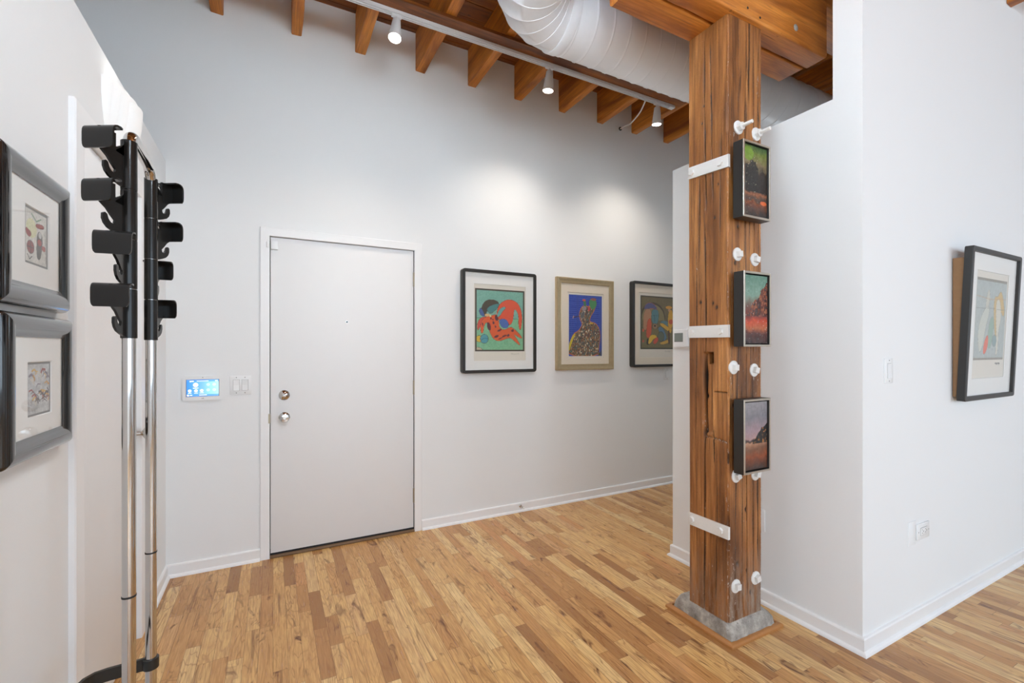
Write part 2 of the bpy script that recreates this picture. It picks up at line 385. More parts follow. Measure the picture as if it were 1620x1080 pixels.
# entry door
d = thing('door_1', 'flat white entry door with two chrome locks in the back wall', 'door', ((DX0+DX1)/2, D, 0), kind='structure')
hw = (DX1-DX0)/2
bm = B(); bx(bm, -hw+.004, hw-.004, .004, .046, .028, DZ-.004, bev=.0015); obj('door_panel', bm, 'door', d)
bm = B()
for s in (-1, 1): bx(bm, s*(hw+.0)-.002, s*hw+.002, .002, .115, 0, DZ)
obj('jamb', bm, 'gap', d)  # jamb coloured near black to paint in the door gap's shade
bm = B(); cw = .054
def casing_prof(bm, x0, x1, z1, c, t=.014):
    # mitred flat casing with an eased edge: left, right, head
    for s, xi in ((-1, x0), (1, x1)):
        xo = xi+s*c
        pr = [(xi, 0), (xi, -t+.002), (xi+s*.002, -t), (xo-s*.004, -t), (xo, -t+.004), (xo, 0)]
        prism(bm, pr, lambda q: (q[0], q[1], 0), lambda q: (q[0], q[1], z1+abs(q[0]-xi)))
    pr = [(z1, 0), (z1, -t+.002), (z1+.002, -t), (z1+c-.004, -t), (z1+c, -t+.004), (z1+c, 0)]
    prism(bm, pr, lambda q: (x0-(q[0]-z1), q[1], q[0]), lambda q: (x1+(q[0]-z1), q[1], q[0]))
casing_prof(bm, -hw, hw, DZ, cw); obj('casing', bm, 'wall2', d, smooth=30)
bm = B(); bx(bm, -hw, hw, -.016, .115, 0, .015, bev=.004); obj('threshold', bm, 'threshold', d)
bm = B(); bx(bm, -hw+.003, hw-.003, .006, .044, .015, .0285); obj('door_sweep', bm, 'gap', d)
for z in (1.843, 1.053, .263):
    bm = B(); cone(bm, (hw-.001, -.002, z-.052), (hw-.001, -.002, z+.052), .0068, n=12)
    for k in range(1, 5): cone(bm, (hw-.001, -.002, z-.052+.0208*k-.0006), (hw-.001, -.002, z-.052+.0208*k+.0006), .0074, n=12)
    bx(bm, hw-.008, hw+.008, -.001, .006, z-.05, z+.05); obj('hinge', bm, 'brass', d)
cxd = (DX0+DX1)/2
bm = B(); lathe(bm, [(0, .033), (.004, .033), (.008, .030), (.013, .012), (.016, .011)], (.064-cxd, .004, 1.036), (0, -1, 0))
db = obj('deadbolt', bm, 'chrome', d)
bm = B(); bx(bm, -.021, .021, -.026, -.012, -.0065, .0065, bev=.003)
tt = obj('thumb_turn', bm, 'chrome', db); tt.location = (.064-cxd, 0, 1.036); tt.rotation_euler = (0, math.radians(-28), 0)
bm = B(); lathe(bm, [(0, .033), (.004, .033), (.009, .028), (.013, .013), (.030, .012), (.036, .020), (.044, .027), (.054, .028), (.060, .024), (.0615, .010), (.0605, .009), (.0605, .001)], (.065-cxd, .004, .893), (0, -1, 0))
kb = obj('door_knob', bm, 'chrome', d)
bm = B(); cone(bm, (.065-cxd, -.056, .893), (.065-cxd, -.0585, .893), .0075, n=16); obj('knob_button', bm, 'steel', kb)
bm = B(); cone(bm, (.449-cxd, .004, 1.52), (.449-cxd, .001, 1.52), .008, n=16); ph = obj('peephole', bm, 'steel', d)
bm = B(); cone(bm, (.449-cxd, .002, 1.52), (.449-cxd, .0003, 1.52), .0055, n=16); obj('lens', bm, 'gap', ph)
bm = B(); bx(bm, -hw-.008, -hw+.003, -.0155, .004, .862, .922); obj('strike_plate', bm, 'brass', d)
# contact sensor at the top left corner of the door
t = thing('contact_sensor', 'small white contact sensor at the top left corner of the entry door', 'sensor', (.003, D, 1.97))
bm = B(); bx(bm, -.016, .026, -.014, .0035, 0, .055, bev=.004); obj('sensor_body', bm, 'plastic', t)
bm = B(); bx(bm, -.041, -.026, -.024, -.0142, .008, .045, bev=.003); obj('magnet', bm, 'plastic', t)

# closet door in the left wall (local x runs along +Y, front towards -local y = +X)
d = thing('door_2', 'plain white closet door with a steel knob in the left partition', 'door', (LX, (CY0+CY1)/2, 0), PI/2, kind='structure')
hw = (CY1-CY0)/2
bm = B(); bx(bm, -hw+.004, hw-.004, .004, .04, .012, CZ-.004, bev=.0015); obj('door_panel', bm, 'door', d)
bm = B()
for s in (-1, 1): bx(bm, s*hw-.002, s*hw+.002, .003, .11, 0, CZ)
obj('jamb', bm, 'wall2', d)
bm = B(); casing_prof(bm, -hw, hw, CZ, .075, .018); obj('casing', bm, 'wall2', d, smooth=30)
for z in (1.848, 1.108, .368):
    bm = B(); cone(bm, (-hw+.004, -.006, z-.045), (-hw+.004, -.006, z+.045), .0075, n=12)
    for k in range(1, 5): cone(bm, (-hw+.004, -.006, z-.045+.018*k-.0006), (-hw+.004, -.006, z-.045+.018*k+.0006), .0084, n=12)
    bx(bm, -hw+.004, -hw+.028, .001, .006, z-.045, z+.045); obj('hinge', bm, 'wall2', d)
bm = B(); lathe(bm, [(0, .030), (.004, .030), (.010, .024), (.014, .011), (.030, .0095), (.036, .014), (.046, .027), (.058, .030), (.064, .025), (.066, .001)], (.305, .004, .954), (0, -1, 0))
obj('door_knob', bm, 'steel', d)

# ---------------------------------------------------------------- joists, beams, post
JX = [-.302, .136, .538, .963, 1.373, 1.781, 2.214, 2.628, 3.037, 3.449, 3.87, 4.28]
ordn = ['first', 'second', 'third', 'fourth', 'fifth', 'sixth', 'seventh', 'eighth', 'ninth', 'tenth', 'eleventh', 'twelfth']
def joist(x, y0, y1, z0, label, group, wd=.066):
    bm = B(); nseg = 14; rings = []
    for i in range(nseg+1):
        yy = y0+(y1-y0)*i/nseg
        w2 = wd/2
        j = lambda s=.0018: random.uniform(-s, s)
        rings.append([bm.verts.new((x+sx*(w2-c1)+j(), yy, z0+c2+j() if zz == 0 else CEIL+.004)) for sx, zz, c1, c2 in ((-1, 0, .005, 0), (1, 0, .005, 0), (1, 0, 0, .005), (1, 1, 0, 0), (-1, 1, 0, 0), (-1, 0, 0, .005))])
    for a, b_ in zip(rings, rings[1:]):
        for k in range(6): bm.faces.new((a[k], a[(k+1) % 6], b_[(k+1) % 6], b_[k]))
    bm.faces.new(rings[0][::-1]); bm.faces.new(rings[-1])
    o = obj('ceiling_joist', bm, 'joist', smooth=50); tag(o, label, 'joist', group)
for i, x in enumerate(JX):
    lab = ('orange-brown ceiling joist, %s from the left where joists meet the white back wall' % ordn[i]) if i < 10 else 'orange-brown ceiling joist above the low partition, %s to the right behind the post' % ordn[i-10]
    joist(x, 1.36, D-.001, 3.378+random.uniform(-.006, .006), lab, 'ceiling joists over the entry', .066+random.uniform(-.006, .006))
for i in range(-6, 10):
    x = 3.97+.415*(i-4)
    if x > 7.9: continue
    if i == 4: lab = 'brown joist end at the top right corner above the tall white wall'
    else: lab = 'front room joist, %s to the %s of the joist end top right' % (ordn[abs(i-4)-1], 'left' if i < 4 else 'right')
    joist(x, ROOM_Y0+.02, (RY-.002) if x > PX-.04 else 1.355, 3.425, lab, 'ceiling joists over the front room', .075)

def beam(name, x0, x1, y0, y1, z0, z1, label, cat, bev=.012, mat='beam', amp=.003):
    bm = B(); n = max(2, int((x1-x0)/.06)); rings = []
    pr = rrect(y0, y1, z0, z1, bev, 3)
    for i in range(n+1):
        xx = x0+(x1-x0)*i/n
        rings.append([bm.verts.new((xx+(random.uniform(-.004, .004) if i in (0, n) else 0), p[0]+random.uniform(-amp, amp)*.6, p[1]+random.uniform(-amp, amp)*.6)) for p in pr])
    for a, b_ in zip(rings, rings[1:]):
        m_ = len(a)
        for k in range(m_): bm.faces.new((a[k], a[(k+1) % m_], b_[(k+1) % m_], b_[k]))
    bm.faces.new(rings[0][::-1]); bm.faces.new(rings[-1])
    return tag(obj(name, bm, mat, smooth=50), label, cat)
BZ = 2.862
beam('timber_beam', PX-.0-8.0+2.6, 7.98, 1.37, 1.60, 3.165, 3.376, 'main brown timber beam lying on the bolsters above the post', 'beam')
b1 = beam('timber_bolster', 1.335, 2.575, 1.352, 1.461, BZ, 3.163, 'front brown timber bolster crossing the top of the post, with plugged holes', 'bolster')
b2 = beam('timber_bolster', 1.335, 2.565, 1.469, 1.604, BZ, 3.163, 'rear brown timber bolster on the post, beside the white duct', 'bolster')
# the long wall end clears the beam
for x, z in ((2.10, 3.02), (2.30, 2.93), (1.80, 3.04)):
    bm = B(); lathe(bm, [(0, .017), (.002, .017), (.003, .014), (.003, .001)], (x, 1.351, z), (0, -1, 0), 14); obj('bolt_plug', bm, 'concrete', b1)
for x, z in ((2.02, 2.885), (1.93, 2.90)):
    bm = B(); lathe(bm, [(0, .006), (.0006, .006), (.0006, .001)], (x, 1.3505, z), (0, -1, 0), 10); obj('nail_hole', bm, 'gap', b1)

# the post: a dense shell displaced by checks, a mortise and wear
QX0, QX1, QY0, QY1 = 1.832, 2.073, 1.378, 1.602; PZ0, PZ1 = .086, BZ
def build_post():
    nz = 520; per = []
    def edge(p, q, n):
        for i in range(n): per.append((p[0]+(q[0]-p[0])*i/n, p[1]+(q[1]-p[1])*i/n))
    c = .007
    edge((QX0, QY1-c), (QX0, QY0+c), 84); edge((QX0, QY0+c), (QX0+c, QY0), 4); edge((QX0+c, QY0), (QX1-c, QY0), 84); edge((QX1-c, QY0), (QX1, QY0+c), 4)
    edge((QX1, QY0+c), (QX1, QY1-c), 14); edge((QX1, QY1-c), (QX1-c, QY1), 2); edge((QX1-c, QY1), (QX0+c, QY1), 14); edge((QX0+c, QY1), (QX0, QY1-c), 2)
    per = np.array(per); n = len(per); zs = np.linspace(PZ0, PZ1, nz)
    s = np.arange(n)
    X = np.repeat(per[None, :, 0], nz, 0).copy(); Y = np.repeat(per[None, :, 1], nz, 0).copy(); Z = np.repeat(zs[:, None], n, 1).copy()
    ctr = np.array([(QX0+QX1)/2, (QY0+QY1)/2])
    isL = np.abs(per[:, 0]-QX0) < 1e-6; isF = np.abs(per[:, 1]-QY0) < 1e-6
    nx = np.where(isL, -1., 0.); ny = np.where(isF, -1., 0.)
    corner = (~isL) & (~isF) & (s < 180); nx = np.where(corner, np.sign(per[:, 0]-ctr[0])*.7, nx); ny = np.where(corner, np.sign(per[:, 1]-ctr[1])*.7, ny)
    disp = np.zeros((nz, n)); wear = np.zeros((nz, n, 3))
    def wav(z, a, f, p): return a*np.sin(f*z+p)+a*.5*np.sin(2.3*f*z+1.7*p)
    a_ = np.where(isL, per[:, 1], np.where(isF, per[:, 0], 99.))[None, :]
    Lm = isL[None, :]; Fm = isF[None, :]
    # fine fluting of the grain
    disp += (.0004*np.sin(a_*330+5*np.sin(Z*2.1))+.0003*np.sin(a_*710+4*np.sin(Z*3.7)))*(Lm | Fm)
    disp += RNG.normal(0, .00035, disp.shape)
    def check(mask, pos, z0, z1, wdt, dep, amp=.004, f=3., ph=0.):
        nonlocal disp
        c0 = pos+wav(Z, amp, f, ph); dd = np.abs(a_-c0)
        env = np.clip((Z-z0)/.12, 0, 1)*np.clip((z1-Z)/.12, 0, 1)
        ww = wdt*(.45+.55*env)*(1+.35*np.sin(Z*21+ph))
        g = np.exp(-(dd/ww)**2)*env*mask
        disp -= g*dep; wear[:, :, 0] = np.maximum(wear[:, :, 0], np.clip(g*1.25, 0, 1))
    # left face (position is Y; large Y is its far left edge)
    check(Lm, 1.507, .05, 1.0, .0030, .012, .003, 2.2, .4)
    check(Lm, 1.505, 1.28, 2.02, .0030, .011, .004, 2.4, 1.4)
    check(Lm, 1.498, 1.95, 2.86, .0026, .010, .007, 1.7, 2.6)
    check(Lm, 1.462, 2.0, 2.7, .0022, .007, .006, 2.3, .9)
    check(Lm, 1.532, 1.75, 2.2, .0022, .007, .004, 3, 2.)
    check(Lm, 1.556, .9, 1.9, .0014, .004, .003, 3, 0.)
    check(Lm, 1.42, 1.7, 2.4, .0014, .004, .005, 3, 4.)
    check(Lm, 1.44, .1, .9, .0013, .004, .005, 3, 1.)
    check(Lm, 1.47, 2.4, 2.86, .0013, .004, .005, 2, 1.)
    # front face (position is X)
    check(Fm, 1.905, 2.1, 2.86, .0022, .008, .003, 2.4, .4)
    check(Fm, 1.962, .1, 2.86, .0024, .009, .006, 1.7, 1.4)
    check(Fm, 2.012, .1, 2.86, .0022, .008, .004, 2.1, 3.4)
    check(Fm, 2.045, .3, 1.0, .0045, .010, .002, 2, .4)
    check(Fm, 2.052, 1.0, 2.86, .0022, .007, .004, 2, .4)
    check(Fm, 1.93, .05, 1.2, .0020, .006, .004, 2.6, 2.2)
    check(Fm, 1.862, 1.0, 1.9, .0016, .005, .004, 2.9, .6)
    check(Fm, 1.985, 1.0, 2.3, .0014, .004, .005, 2.3, 5.)
    # nail holes
    for (msk, p, z, r) in [(Fm, 1.884, 1.73, .007), (Fm, 1.905, 1.90, .006), (Fm, 1.90, 2.10, .004), (Fm, 1.895, .345, .008), (Fm, 1.965, .30, .006), (Fm, 1.995, .19, .009), (Fm, 2.0, 1.09, .006), (Fm, 1.868, 1.075, .006),
                           (Fm, 1.955, .585, .007), (Lm, 1.45, 1.95, .005), (Lm, 1.44, 1.53, .006), (Lm, 1.46, 1.55, .005), (Lm, 1.53, 1.56, .006), (Lm, 1.50, 1.11, .006), (Lm, 1.52, 2.42, .004), (Lm, 1.43, 2.1, .004), (Lm, 1.51, 2.5, .004)]:
        g = np.exp(-((a_-p)**2+((Z-z)*.7)**2)/r**2)*msk; disp -= g*.008; wear[:, :, 0] = np.maximum(wear[:, :, 0], np.clip(g*1.4, 0, 1))
    # mortise: a shallow slot with a deeper pocket at its head; a step below it
    def box(mask, p0, p1, z0, z1, dep, dark=0., soft=.003):
        nonlocal disp
        g = np.clip((a_-p0)/soft, 0, 1)*np.clip((p1-a_)/soft, 0, 1)*np.clip((Z-z0)/soft, 0, 1)*np.clip((z1-Z)/soft, 0, 1)*mask
        disp -= g*dep
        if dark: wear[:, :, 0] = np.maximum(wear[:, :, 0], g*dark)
    box(Lm, 1.462, 1.516, .93, 1.320, .013, 0, .008)
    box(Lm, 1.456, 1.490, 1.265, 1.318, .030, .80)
    check(Lm, 1.506, .93, 1.33, .006, .014, .002, 5, 1.)
    check(Lm, 1.470, .95, 1.25, .003, .008, .003, 5, 3.)
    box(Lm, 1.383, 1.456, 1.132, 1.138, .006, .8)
    box(Lm, 1.383, 1.456, 1.0, 1.136, .003)
    # cut line across the left face at z ~ .91 with pale filler, running into a gouge
    zc = .905+.012*np.sin((a_-1.38)*14); g = np.exp(-((Z-zc)/.004)**2)*(a_ > 1.381)*(a_ < 1.515)*Lm
    disp -= g*.006; wear[:, :, 2] = np.maximum(wear[:, :, 2], g*1.6); wear[:, :, 0] = np.maximum(wear[:, :, 0], g*.35)
    g = np.exp(-(((a_-1.508)/.010)**2+((Z-.935)/.03)**2))*Lm; disp -= g*.010; wear[:, :, 0] = np.maximum(wear[:, :, 0], g*.9)
    for (msk, p, z, rp, rz) in [(Lm, 1.51, 1.0, .012, .09), (Lm, 1.385, .9, .012, .05), (Lm, 1.39, .65, .010, .06), (Fm, 1.87, 2.32, .03, .03), (Fm, 2.04, 2.3, .03, .08), (Fm, 1.845, 1.2, .02, .07), (Fm, 1.845, 2.15, .02, .06), (Fm, 1.86, .25, .05, .20), (Fm, 2.04, 2.6, .02, .15),
                                (Lm, 1.55, 1.72, .01, .08), (Lm, 1.56, .45, .02, .03), (Fm, 2.03, 1.2, .03, .08), (Fm, 1.96, 1.5, .08, .2)]:
        g = np.exp(-(((a_-p)/rp)**2+((Z-z)/rz)**2))*msk; wear[:, :, 2] = np.maximum(wear[:, :, 2], g*.8)
    # grey, bare foot
    wear[:, :, 1] = np.clip((.42-Z)/.30, 0, 1)*np.where(Fm, 1., .5)
    wear[:, :, 2] = np.maximum(wear[:, :, 2], corner[None, :]*.5+np.clip((.8-Z)/.8, 0, 1)*.35)
    # ragged corners
    disp -= corner[None, :]*np.abs(.003*np.sin(Z*9)+.002*np.sin(Z*31)+.0015*np.sin(Z*77))
    X += nx[None, :]*disp; Y += ny[None, :]*disp
    X += .003*np.sin(Z*1.9+.5)*(per[None, :, 0] < ctr[0])
    co = np.stack([X, Y, Z], -1).reshape(-1, 3)
    i = np.arange(nz-1)[:, None]*n+np.arange(n)[None, :]; i2 = np.arange(nz-1)[:, None]*n+((np.arange(n)+1) % n)[None, :]
    F = np.stack([i, i2, i2+n, i+n], -1).reshape(-1, 4)
    me = bpy.data.meshes.new('wooden_post')
    me.from_pydata(co.tolist(), [], F.tolist()+[list(range((nz-1)*n, nz*n)), list(range(n))[::-1]])
    at = me.color_attributes.new('wear', 'FLOAT_COLOR', 'POINT'); w4 = np.concatenate([wear.reshape(-1, 3), np.ones((nz*n, 1))], 1); at.data.foreach_set('color', w4.ravel().astype(np.float32))
    me.materials.append(M['post']); me.polygons.foreach_set('use_smooth', [True]*len(me.polygons)); me.set_sharp_from_angle(angle=math.radians(55))
    o = bpy.data.objects.new('timber', me); COL.objects.link(o); return o
post = thing('wooden_post', 'tall weathered square timber post standing on a concrete footing', 'post', (0, 0, 0))
build_post().parent = post
# white straps on the left face
for (zf, zn) in ((2.202, 2.188), (1.418, 1.416), (.4975, .499)):
    bm = B(); x = QX0-.001
    pr = [(1.594, zf-.0285), (1.594, zf+.0285), (1.370, zn+.0285), (1.370, zn-.0285)]
    prism(bm, pr, lambda q: (x-.009, q[0], q[1]), lambda q: (x+.003, q[0], q[1]))
    st = obj('metal_strap', bm, 'whitemetal', post, smooth=0)
    for yy in (1.573, 1.412):
        zz = zf+(zn-zf)*(1.594-yy)/.224
        bm = B(); cone(bm, (x-.009, yy, zz), (x-.019, yy, zz), .0165, .0150, n=6, ph=random.uniform(0, 1)); obj('bolt_head', bm, 'whitemetal', st, smooth=0)
# washers and nuts on the front face
BOLTS = [(1.900, 2.355, 1), (2.028, 2.352, 1), (1.893, 1.770, 0), (2.018, 1.757, 0), (1.866, 1.250, 0), (2.013, 1.235, 0), (1.884, .752, 0), (2.023, .744, 0), (1.882, .246, 0), (2.024, .251, 0)]
for i, (x, z, rod) in enumerate(BOLTS):
    y = QY0
    bm = B(); lathe(bm, [(-.002, .031), (.004, .031), (.0055, .029), (.0055, .001)], (x, y, z), (0, -1, 0), 28); ws = obj('washer', bm, 'whitemetal', post)
    if rod:
        bm = B(); cone(bm, (x, y-.005, z), (x, y-.024, z), .019, n=6, ph=.3+i); obj('nut', bm, 'whitemetal', ws, smooth=0)
        bm = B(); prof = []
        for k in range(24): prof += [(.02+k*.0022, .0085), (.0211+k*.0022, .0075)]
        lathe(bm, prof, (x, y, z), (0, -1, 0), 14); obj('threaded_rod', bm, 'whitemetal', ws)
    else:
        bm = B(); a = random.uniform(-.35, .35); bx(bm, -.0135, .0135, -.016, 0, -.0135, .0135, bev=.0015)
        q = obj('nut', bm, 'whitemetal', ws, smooth=0); q.location = (x+.002, y-.005, z); q.rotation_euler = (0, a, 0)

# concrete footing with an oak shoe around it
def footing():
    bm = B(); rings = []
    x0, x1, y0, y1 = 1.822, 2.150, 1.350, 1.70
    prof = [(0, 0, .02), (.002, .022, .03), (.006, .045, .035), (.016, .066, .04), (.030, .079, .04), (.046, .088, .035), (.07, .094, .03), (.10, .096, .02)]
    per = 10
    for ins, z, r in prof:
        f = min(ins, .043)
        pts = rrect(x0+f*.35, x1-ins*1.3, y0+f*.75, y1-ins*1.1, r, per)
        # subdivide long runs
        full = []
        for k in range(len(pts)):
            p, q = pts[k], pts[(k+1) % len(pts)]; L_ = math.dist(p, q); m_ = 14 if L_ > .1 else 1
            for j in range(m_): full.append((p[0]+(q[0]-p[0])*j/m_, p[1]+(q[1]-p[1])*j/m_))
        rings.append([bm.verts.new((p[0]+random.gauss(0, .0012), p[1]+random.gauss(0, .0012), z+random.gauss(0, .0012)*(z > 0))) for p in full])
    for a, b_ in zip(rings, rings[1:]):
        m_ = len(a)
        for k in range(m_): bm.faces.new((a[k], a[(k+1) % m_], b_[(k+1) % m_], b_[k]))
    bm.faces.new(rings[0][::-1]); bm.faces.new(rings[-1])
    for v_ in bm.verts: v_.co -= Vector((1.985, 1.52, 0))
    return bm
ft = thing('concrete_footing', 'rough grey concrete footing under the timber post, edged in oak', 'footing', (1.985, 1.52, 0))
obj('concrete', footing(), 'concrete', ft, smooth=60)
bm = B(); x0, x1, y0, y1 = 1.800, 2.170, 1.332, 1.722
pr = [(0, 0), (.022, 0), (.022, .019), (.010, .019), (.004, .016), (.0, .010)]
rings = []
for ins, z in pr: rings.append([bm.verts.new((a-1.985, b_-1.52, z)) for a, b_ in ((x0+ins, y0+ins), (x1-ins, y0+ins), (x1-ins, y1-ins), (x0+ins, y1-ins))])
for i in range(len(rings)):
    a, b_ = rings[i], rings[(i+1) % len(rings)]
    for k in range(4): bm.faces.new((a[k], a[(k+1) % 4], b_[(k+1) % 4], b_[k]))
obj('oak_shoe', bm, 'trimwood', ft, smooth=30)

# ---------------------------------------------------------------- duct
DYc, DZc, DR = 2.08, 3.148, .178
duct = thing('air_duct', 'large white painted round spiral duct running behind the post above the track', 'duct', (0, 0, 0))
def pipe(bm, x0, x1, pitch=.13, n=56):
    """spiral lock-seam pipe along X with a raised helical seam"""
    m_ = int((x1-x0)/.0042); rings = []
    for i in range(m_+1):
        x = x0+(x1-x0)*i/m_; ring = []
        for k in range(n):
            a = 2*PI*k/n; ph_ = ((x/pitch-a/(2*PI)) % 1.0); dd = min(ph_, 1-ph_)*pitch
            r = DR+.0040*math.exp(-(dd/.0030)**2)
            ring.append(bm.verts.new((x, DYc+r*math.cos(a), DZc+r*math.sin(a))))
        rings.append(ring)
    for a, b_ in zip(rings, rings[1:]):
        for k in range(n): bm.faces.new((a[k], a[(k+1) % n], b_[(k+1) % n], b_[k]))
EX = 1.36; RB = .27
bm = B(); pipe(bm, EX+.01, 4.2, .112); cone(bm, (4.2, DYc, DZc), (7.9, DYc, DZc), DR, n=56, cap=False); obj('duct_pipe', bm, 'duct', duct, smooth=80)
# gored elbow: five gores turning from +X run to -Y run, seams raised
bm = B(); n = 56; G = 5; rings = []
def ering(ph_, r):
    cx, cy = EX-RB*math.sin(ph_), (DYc-RB)+RB*math.cos(ph_)
    nx_, ny_ = math.sin(ph_), -math.cos(ph_)       # towards the bend centre
    return [bm.verts.new((cx-nx_*r*math.cos(2*PI*k/n), cy-ny_*r*math.cos(2*PI*k/n), DZc+r*math.sin(2*PI*k/n))) for k in range(n)]
for g in range(G+1):
    ph_ = PI/2*g/G; e = .010
    for (o_, rr) in ((-e, DR), (-e*.5, DR+.0022), (0, DR+.0026), (e*.5, DR+.0022), (e, DR)): rings.append(ering(min(max(ph_+o_, -.02), PI/2+.02), rr))
for a, b_ in zip(rings, rings[1:]):
    for k in range(n): bm.faces.new((a[k], a[(k+1) % n], b_[(k+1) % n], b_[k]))
obj('duct_elbow', bm, 'duct', duct, smooth=50)
bm = B(); cone(bm, (EX-RB, DYc-RB+.002, DZc), (EX-RB, 1.64, DZc), DR, n=56, cap=True); obj('duct_end', bm, 'duct', duct)
bm = B(); lathe(bm, [(0, DR+.001), (.0, DR+.003), (.006, DR+.007), (.05, DR+.007), (.056, DR+.005), (.056, DR+.001)], (EX-.005, DYc, DZc), (1, 0, 0), 56); obj('duct_collar', bm, 'duct', duct)

# ---------------------------------------------------------------- track lighting
bat = box_obj('wooden_batten', (-.6, 3.0, 2.635, 2.725, 3.352, 3.371), 'deck'); tag(bat, 'dark brown wooden batten fixed across the joists above the white light track', 'batten')
tr = thing('light_track', 'long white light track running under the joists', 'track', (0, 0, 0))
bm = B(); TY = 2.735; TZ = 3.351
pr = [(-.0185, 0), (-.0185, -.020), (-.0135, -.020), (-.0135, -.004), (-.0035, -.004), (-.0035, -.020), (.0035, -.020), (.0035, -.004), (.0135, -.004), (.0135, -.020), (.0185, -.020), (.0185, 0)]
prism(bm, pr, lambda q: (-.5, TY+q[0], TZ+q[1]), lambda q: (2.90, TY+q[0], TZ+q[1])); obj('rail', bm, 'plastic', tr, smooth=0)
bm = B(); bx(bm, -.5, 2.90, TY-.0130, TY-.0040, TZ-.0115, TZ-.0045); bx(bm, -.5, 2.90, TY+.0040, TY+.0130, TZ-.0115, TZ-.0045); obj('groove_shade', bm, 'slot', tr, smooth=0)  # dark strips added in the slots, painting in the groove shade
bm = B(); bx(bm, 2.90, 2.95, TY-.02, TY+.02, TZ-.022, TZ, bev=.002); obj('end_cap', bm, 'plastic', tr)
def spot(x, label, tilt, lab_e):
    h = thing('track_spotlight', label, 'spotlight', (x, TY, TZ-.020), group='spotlights on the track')
    bm = B(); bx(bm, -.03, .03, -.012, .012, -.014, .001, bev=.002); cone(bm, (0, 0, -.012), (0, 0, -.034), .008, n=12); obj('adapter', bm, 'plastic', h)
    bm = B(); lathe(bm, [(0, .020), (.004, .0235), (.115, .036), (.135, .0385), (.135, .0355), (.118, .033), (.118, .001)], (0, 0, 0), (0, 0, -1), 32)
    s = obj('lamp_shade', bm, 'plastic', h); s.location = (0, 0, -.030); s.rotation_euler = tilt
    bm = B(); lathe(bm, [(.120, .0325), (.128, .030), (.131, .016), (.132, .001)], (0, 0, 0), (0, 0, -1), 28); obj('bulb', bm, 'lit', s)
    l = bpy.data.lights.new('spot_light', 'SPOT'); l.energy = lab_e; l.spot_size = math.radians(118); l.spot_blend = .9; l.shadow_soft_size = .03; l.color = (1, .90, .78)
    lo = bpy.data.objects.new('spot_light', l); COL.objects.link(lo); lo.parent = s; lo.location = (0, 0, -.14)
    return h
spot(.655, 'white tapered track spotlight near the left end, nearest the entry door', (math.radians(-12), math.radians(8), 0), 20)
spot(1.735, 'white tapered track spotlight in the middle, above the black framed print', (math.radians(6), math.radians(2), 0), 14)
spot(2.768, 'white tapered track spotlight at the right end, beside the thin cable', (math.radians(6), math.radians(-3), 0), 16)
bm = B(); P0 = [Vector(p) for p in ((2.66, TY+.02, TZ-.012), (2.70, 2.86, 3.30), (2.74, 3.02, 3.285), (2.79, 3.14, 3.33), (2.865, 3.292, 3.385))]
pts = []
for i in range(len(P0)-1):
    p0, p1, p2, p3 = P0[max(i-1, 0)], P0[i], P0[i+1], P0[min(i+2, len(P0)-1)]
    for k in range(8):
        q = k/8; pts.append(.5*((2*p1)+(p2-p0)*q+(2*p0-5*p1+4*p2-p3)*q*q+(3*p1-p0-3*p2+p3)*q**3))
pts.append(P0[-1]); tube(bm, pts, .006, 10)
cb = obj('power_cable', bm, 'whitemetal'); tag(cb, 'thin pale cable looping from the right end of the light track to the wall', 'cable')
bm = B(); lathe(bm, [(0, .017), (.006, .016), (.012, .010), (.012, .001)], (2.865, D, 3.385), (0, -1, 0), 16); obj('wall_bushing', bm, 'gap', cb)

# ---------------------------------------------------------------- sconce on the left partition
sc = thing('wall_sconce', 'lit white stepped wall sconce high on the left partition above the coat rack', 'sconce', (LX, 2.285, 2.09), PI/2)
def shell(bm, hw_, dep, ztop, zbot, th=.006, n=18, rows=10):
    outer = []; inner = []
    for r in range(rows+1):
        t_ = r/rows; z = ztop-(ztop-zbot)*t_; k = math.sqrt(max(1-(t_**2.2)*.80, .02))
        ro = []; ri = []
        for i in range(n+1):
            a = -PI/2+PI*i/n; cx = math.copysign(abs(math.sin(a))**.8, a); cy = max(math.cos(a), 0)**.55
            ro.append(bm.verts.new((hw_*k*cx, -dep*k*cy, z))); ri.append(bm.verts.new(((hw_*k-th)*cx, -max(dep*k-th, 0)*cy, z)))
        outer.append(ro); inner.append(ri)
    for r in range(rows):
        for i in range(n):
            bm.faces.new((outer[r][i], outer[r][i+1], outer[r+1][i+1], outer[r+1][i])); bm.faces.new((inner[r][i+1], inner[r][i], inner[r+1][i], inner[r+1][i+1]))
    for i in range(n): bm.faces.new((outer[0][i+1], outer[0][i], inner[0][i], inner[0][i+1])); bm.faces.new((outer[-1][i], outer[-1][i+1], inner[-1][i+1], inner[-1][i]))
bm = B(); bx(bm, -.085, .085, -.012, 0, .02, .20, bev=.004); obj('back_plate', bm, 'plastic', sc)
for hw_, dep, zt, zb in ((.120, .040, .245, .04), (.108, .060, .232, .02), (.092, .078, .212, .0), (.072, .094, .190, -.01)):
    bm = B(); shell(bm, hw_, dep, zt, zb); obj('glass_shade', bm, 'shade', sc, smooth=50)
l = bpy.data.lights.new('sconce_lamp', 'POINT'); l.energy = .30; l.shadow_soft_size = .02; l.color = (1, .97, .92)
lo = bpy.data.objects.new('sconce_lamp', l); COL.objects.link(lo); lo.parent = sc; lo.location = (0, -.05, .235)

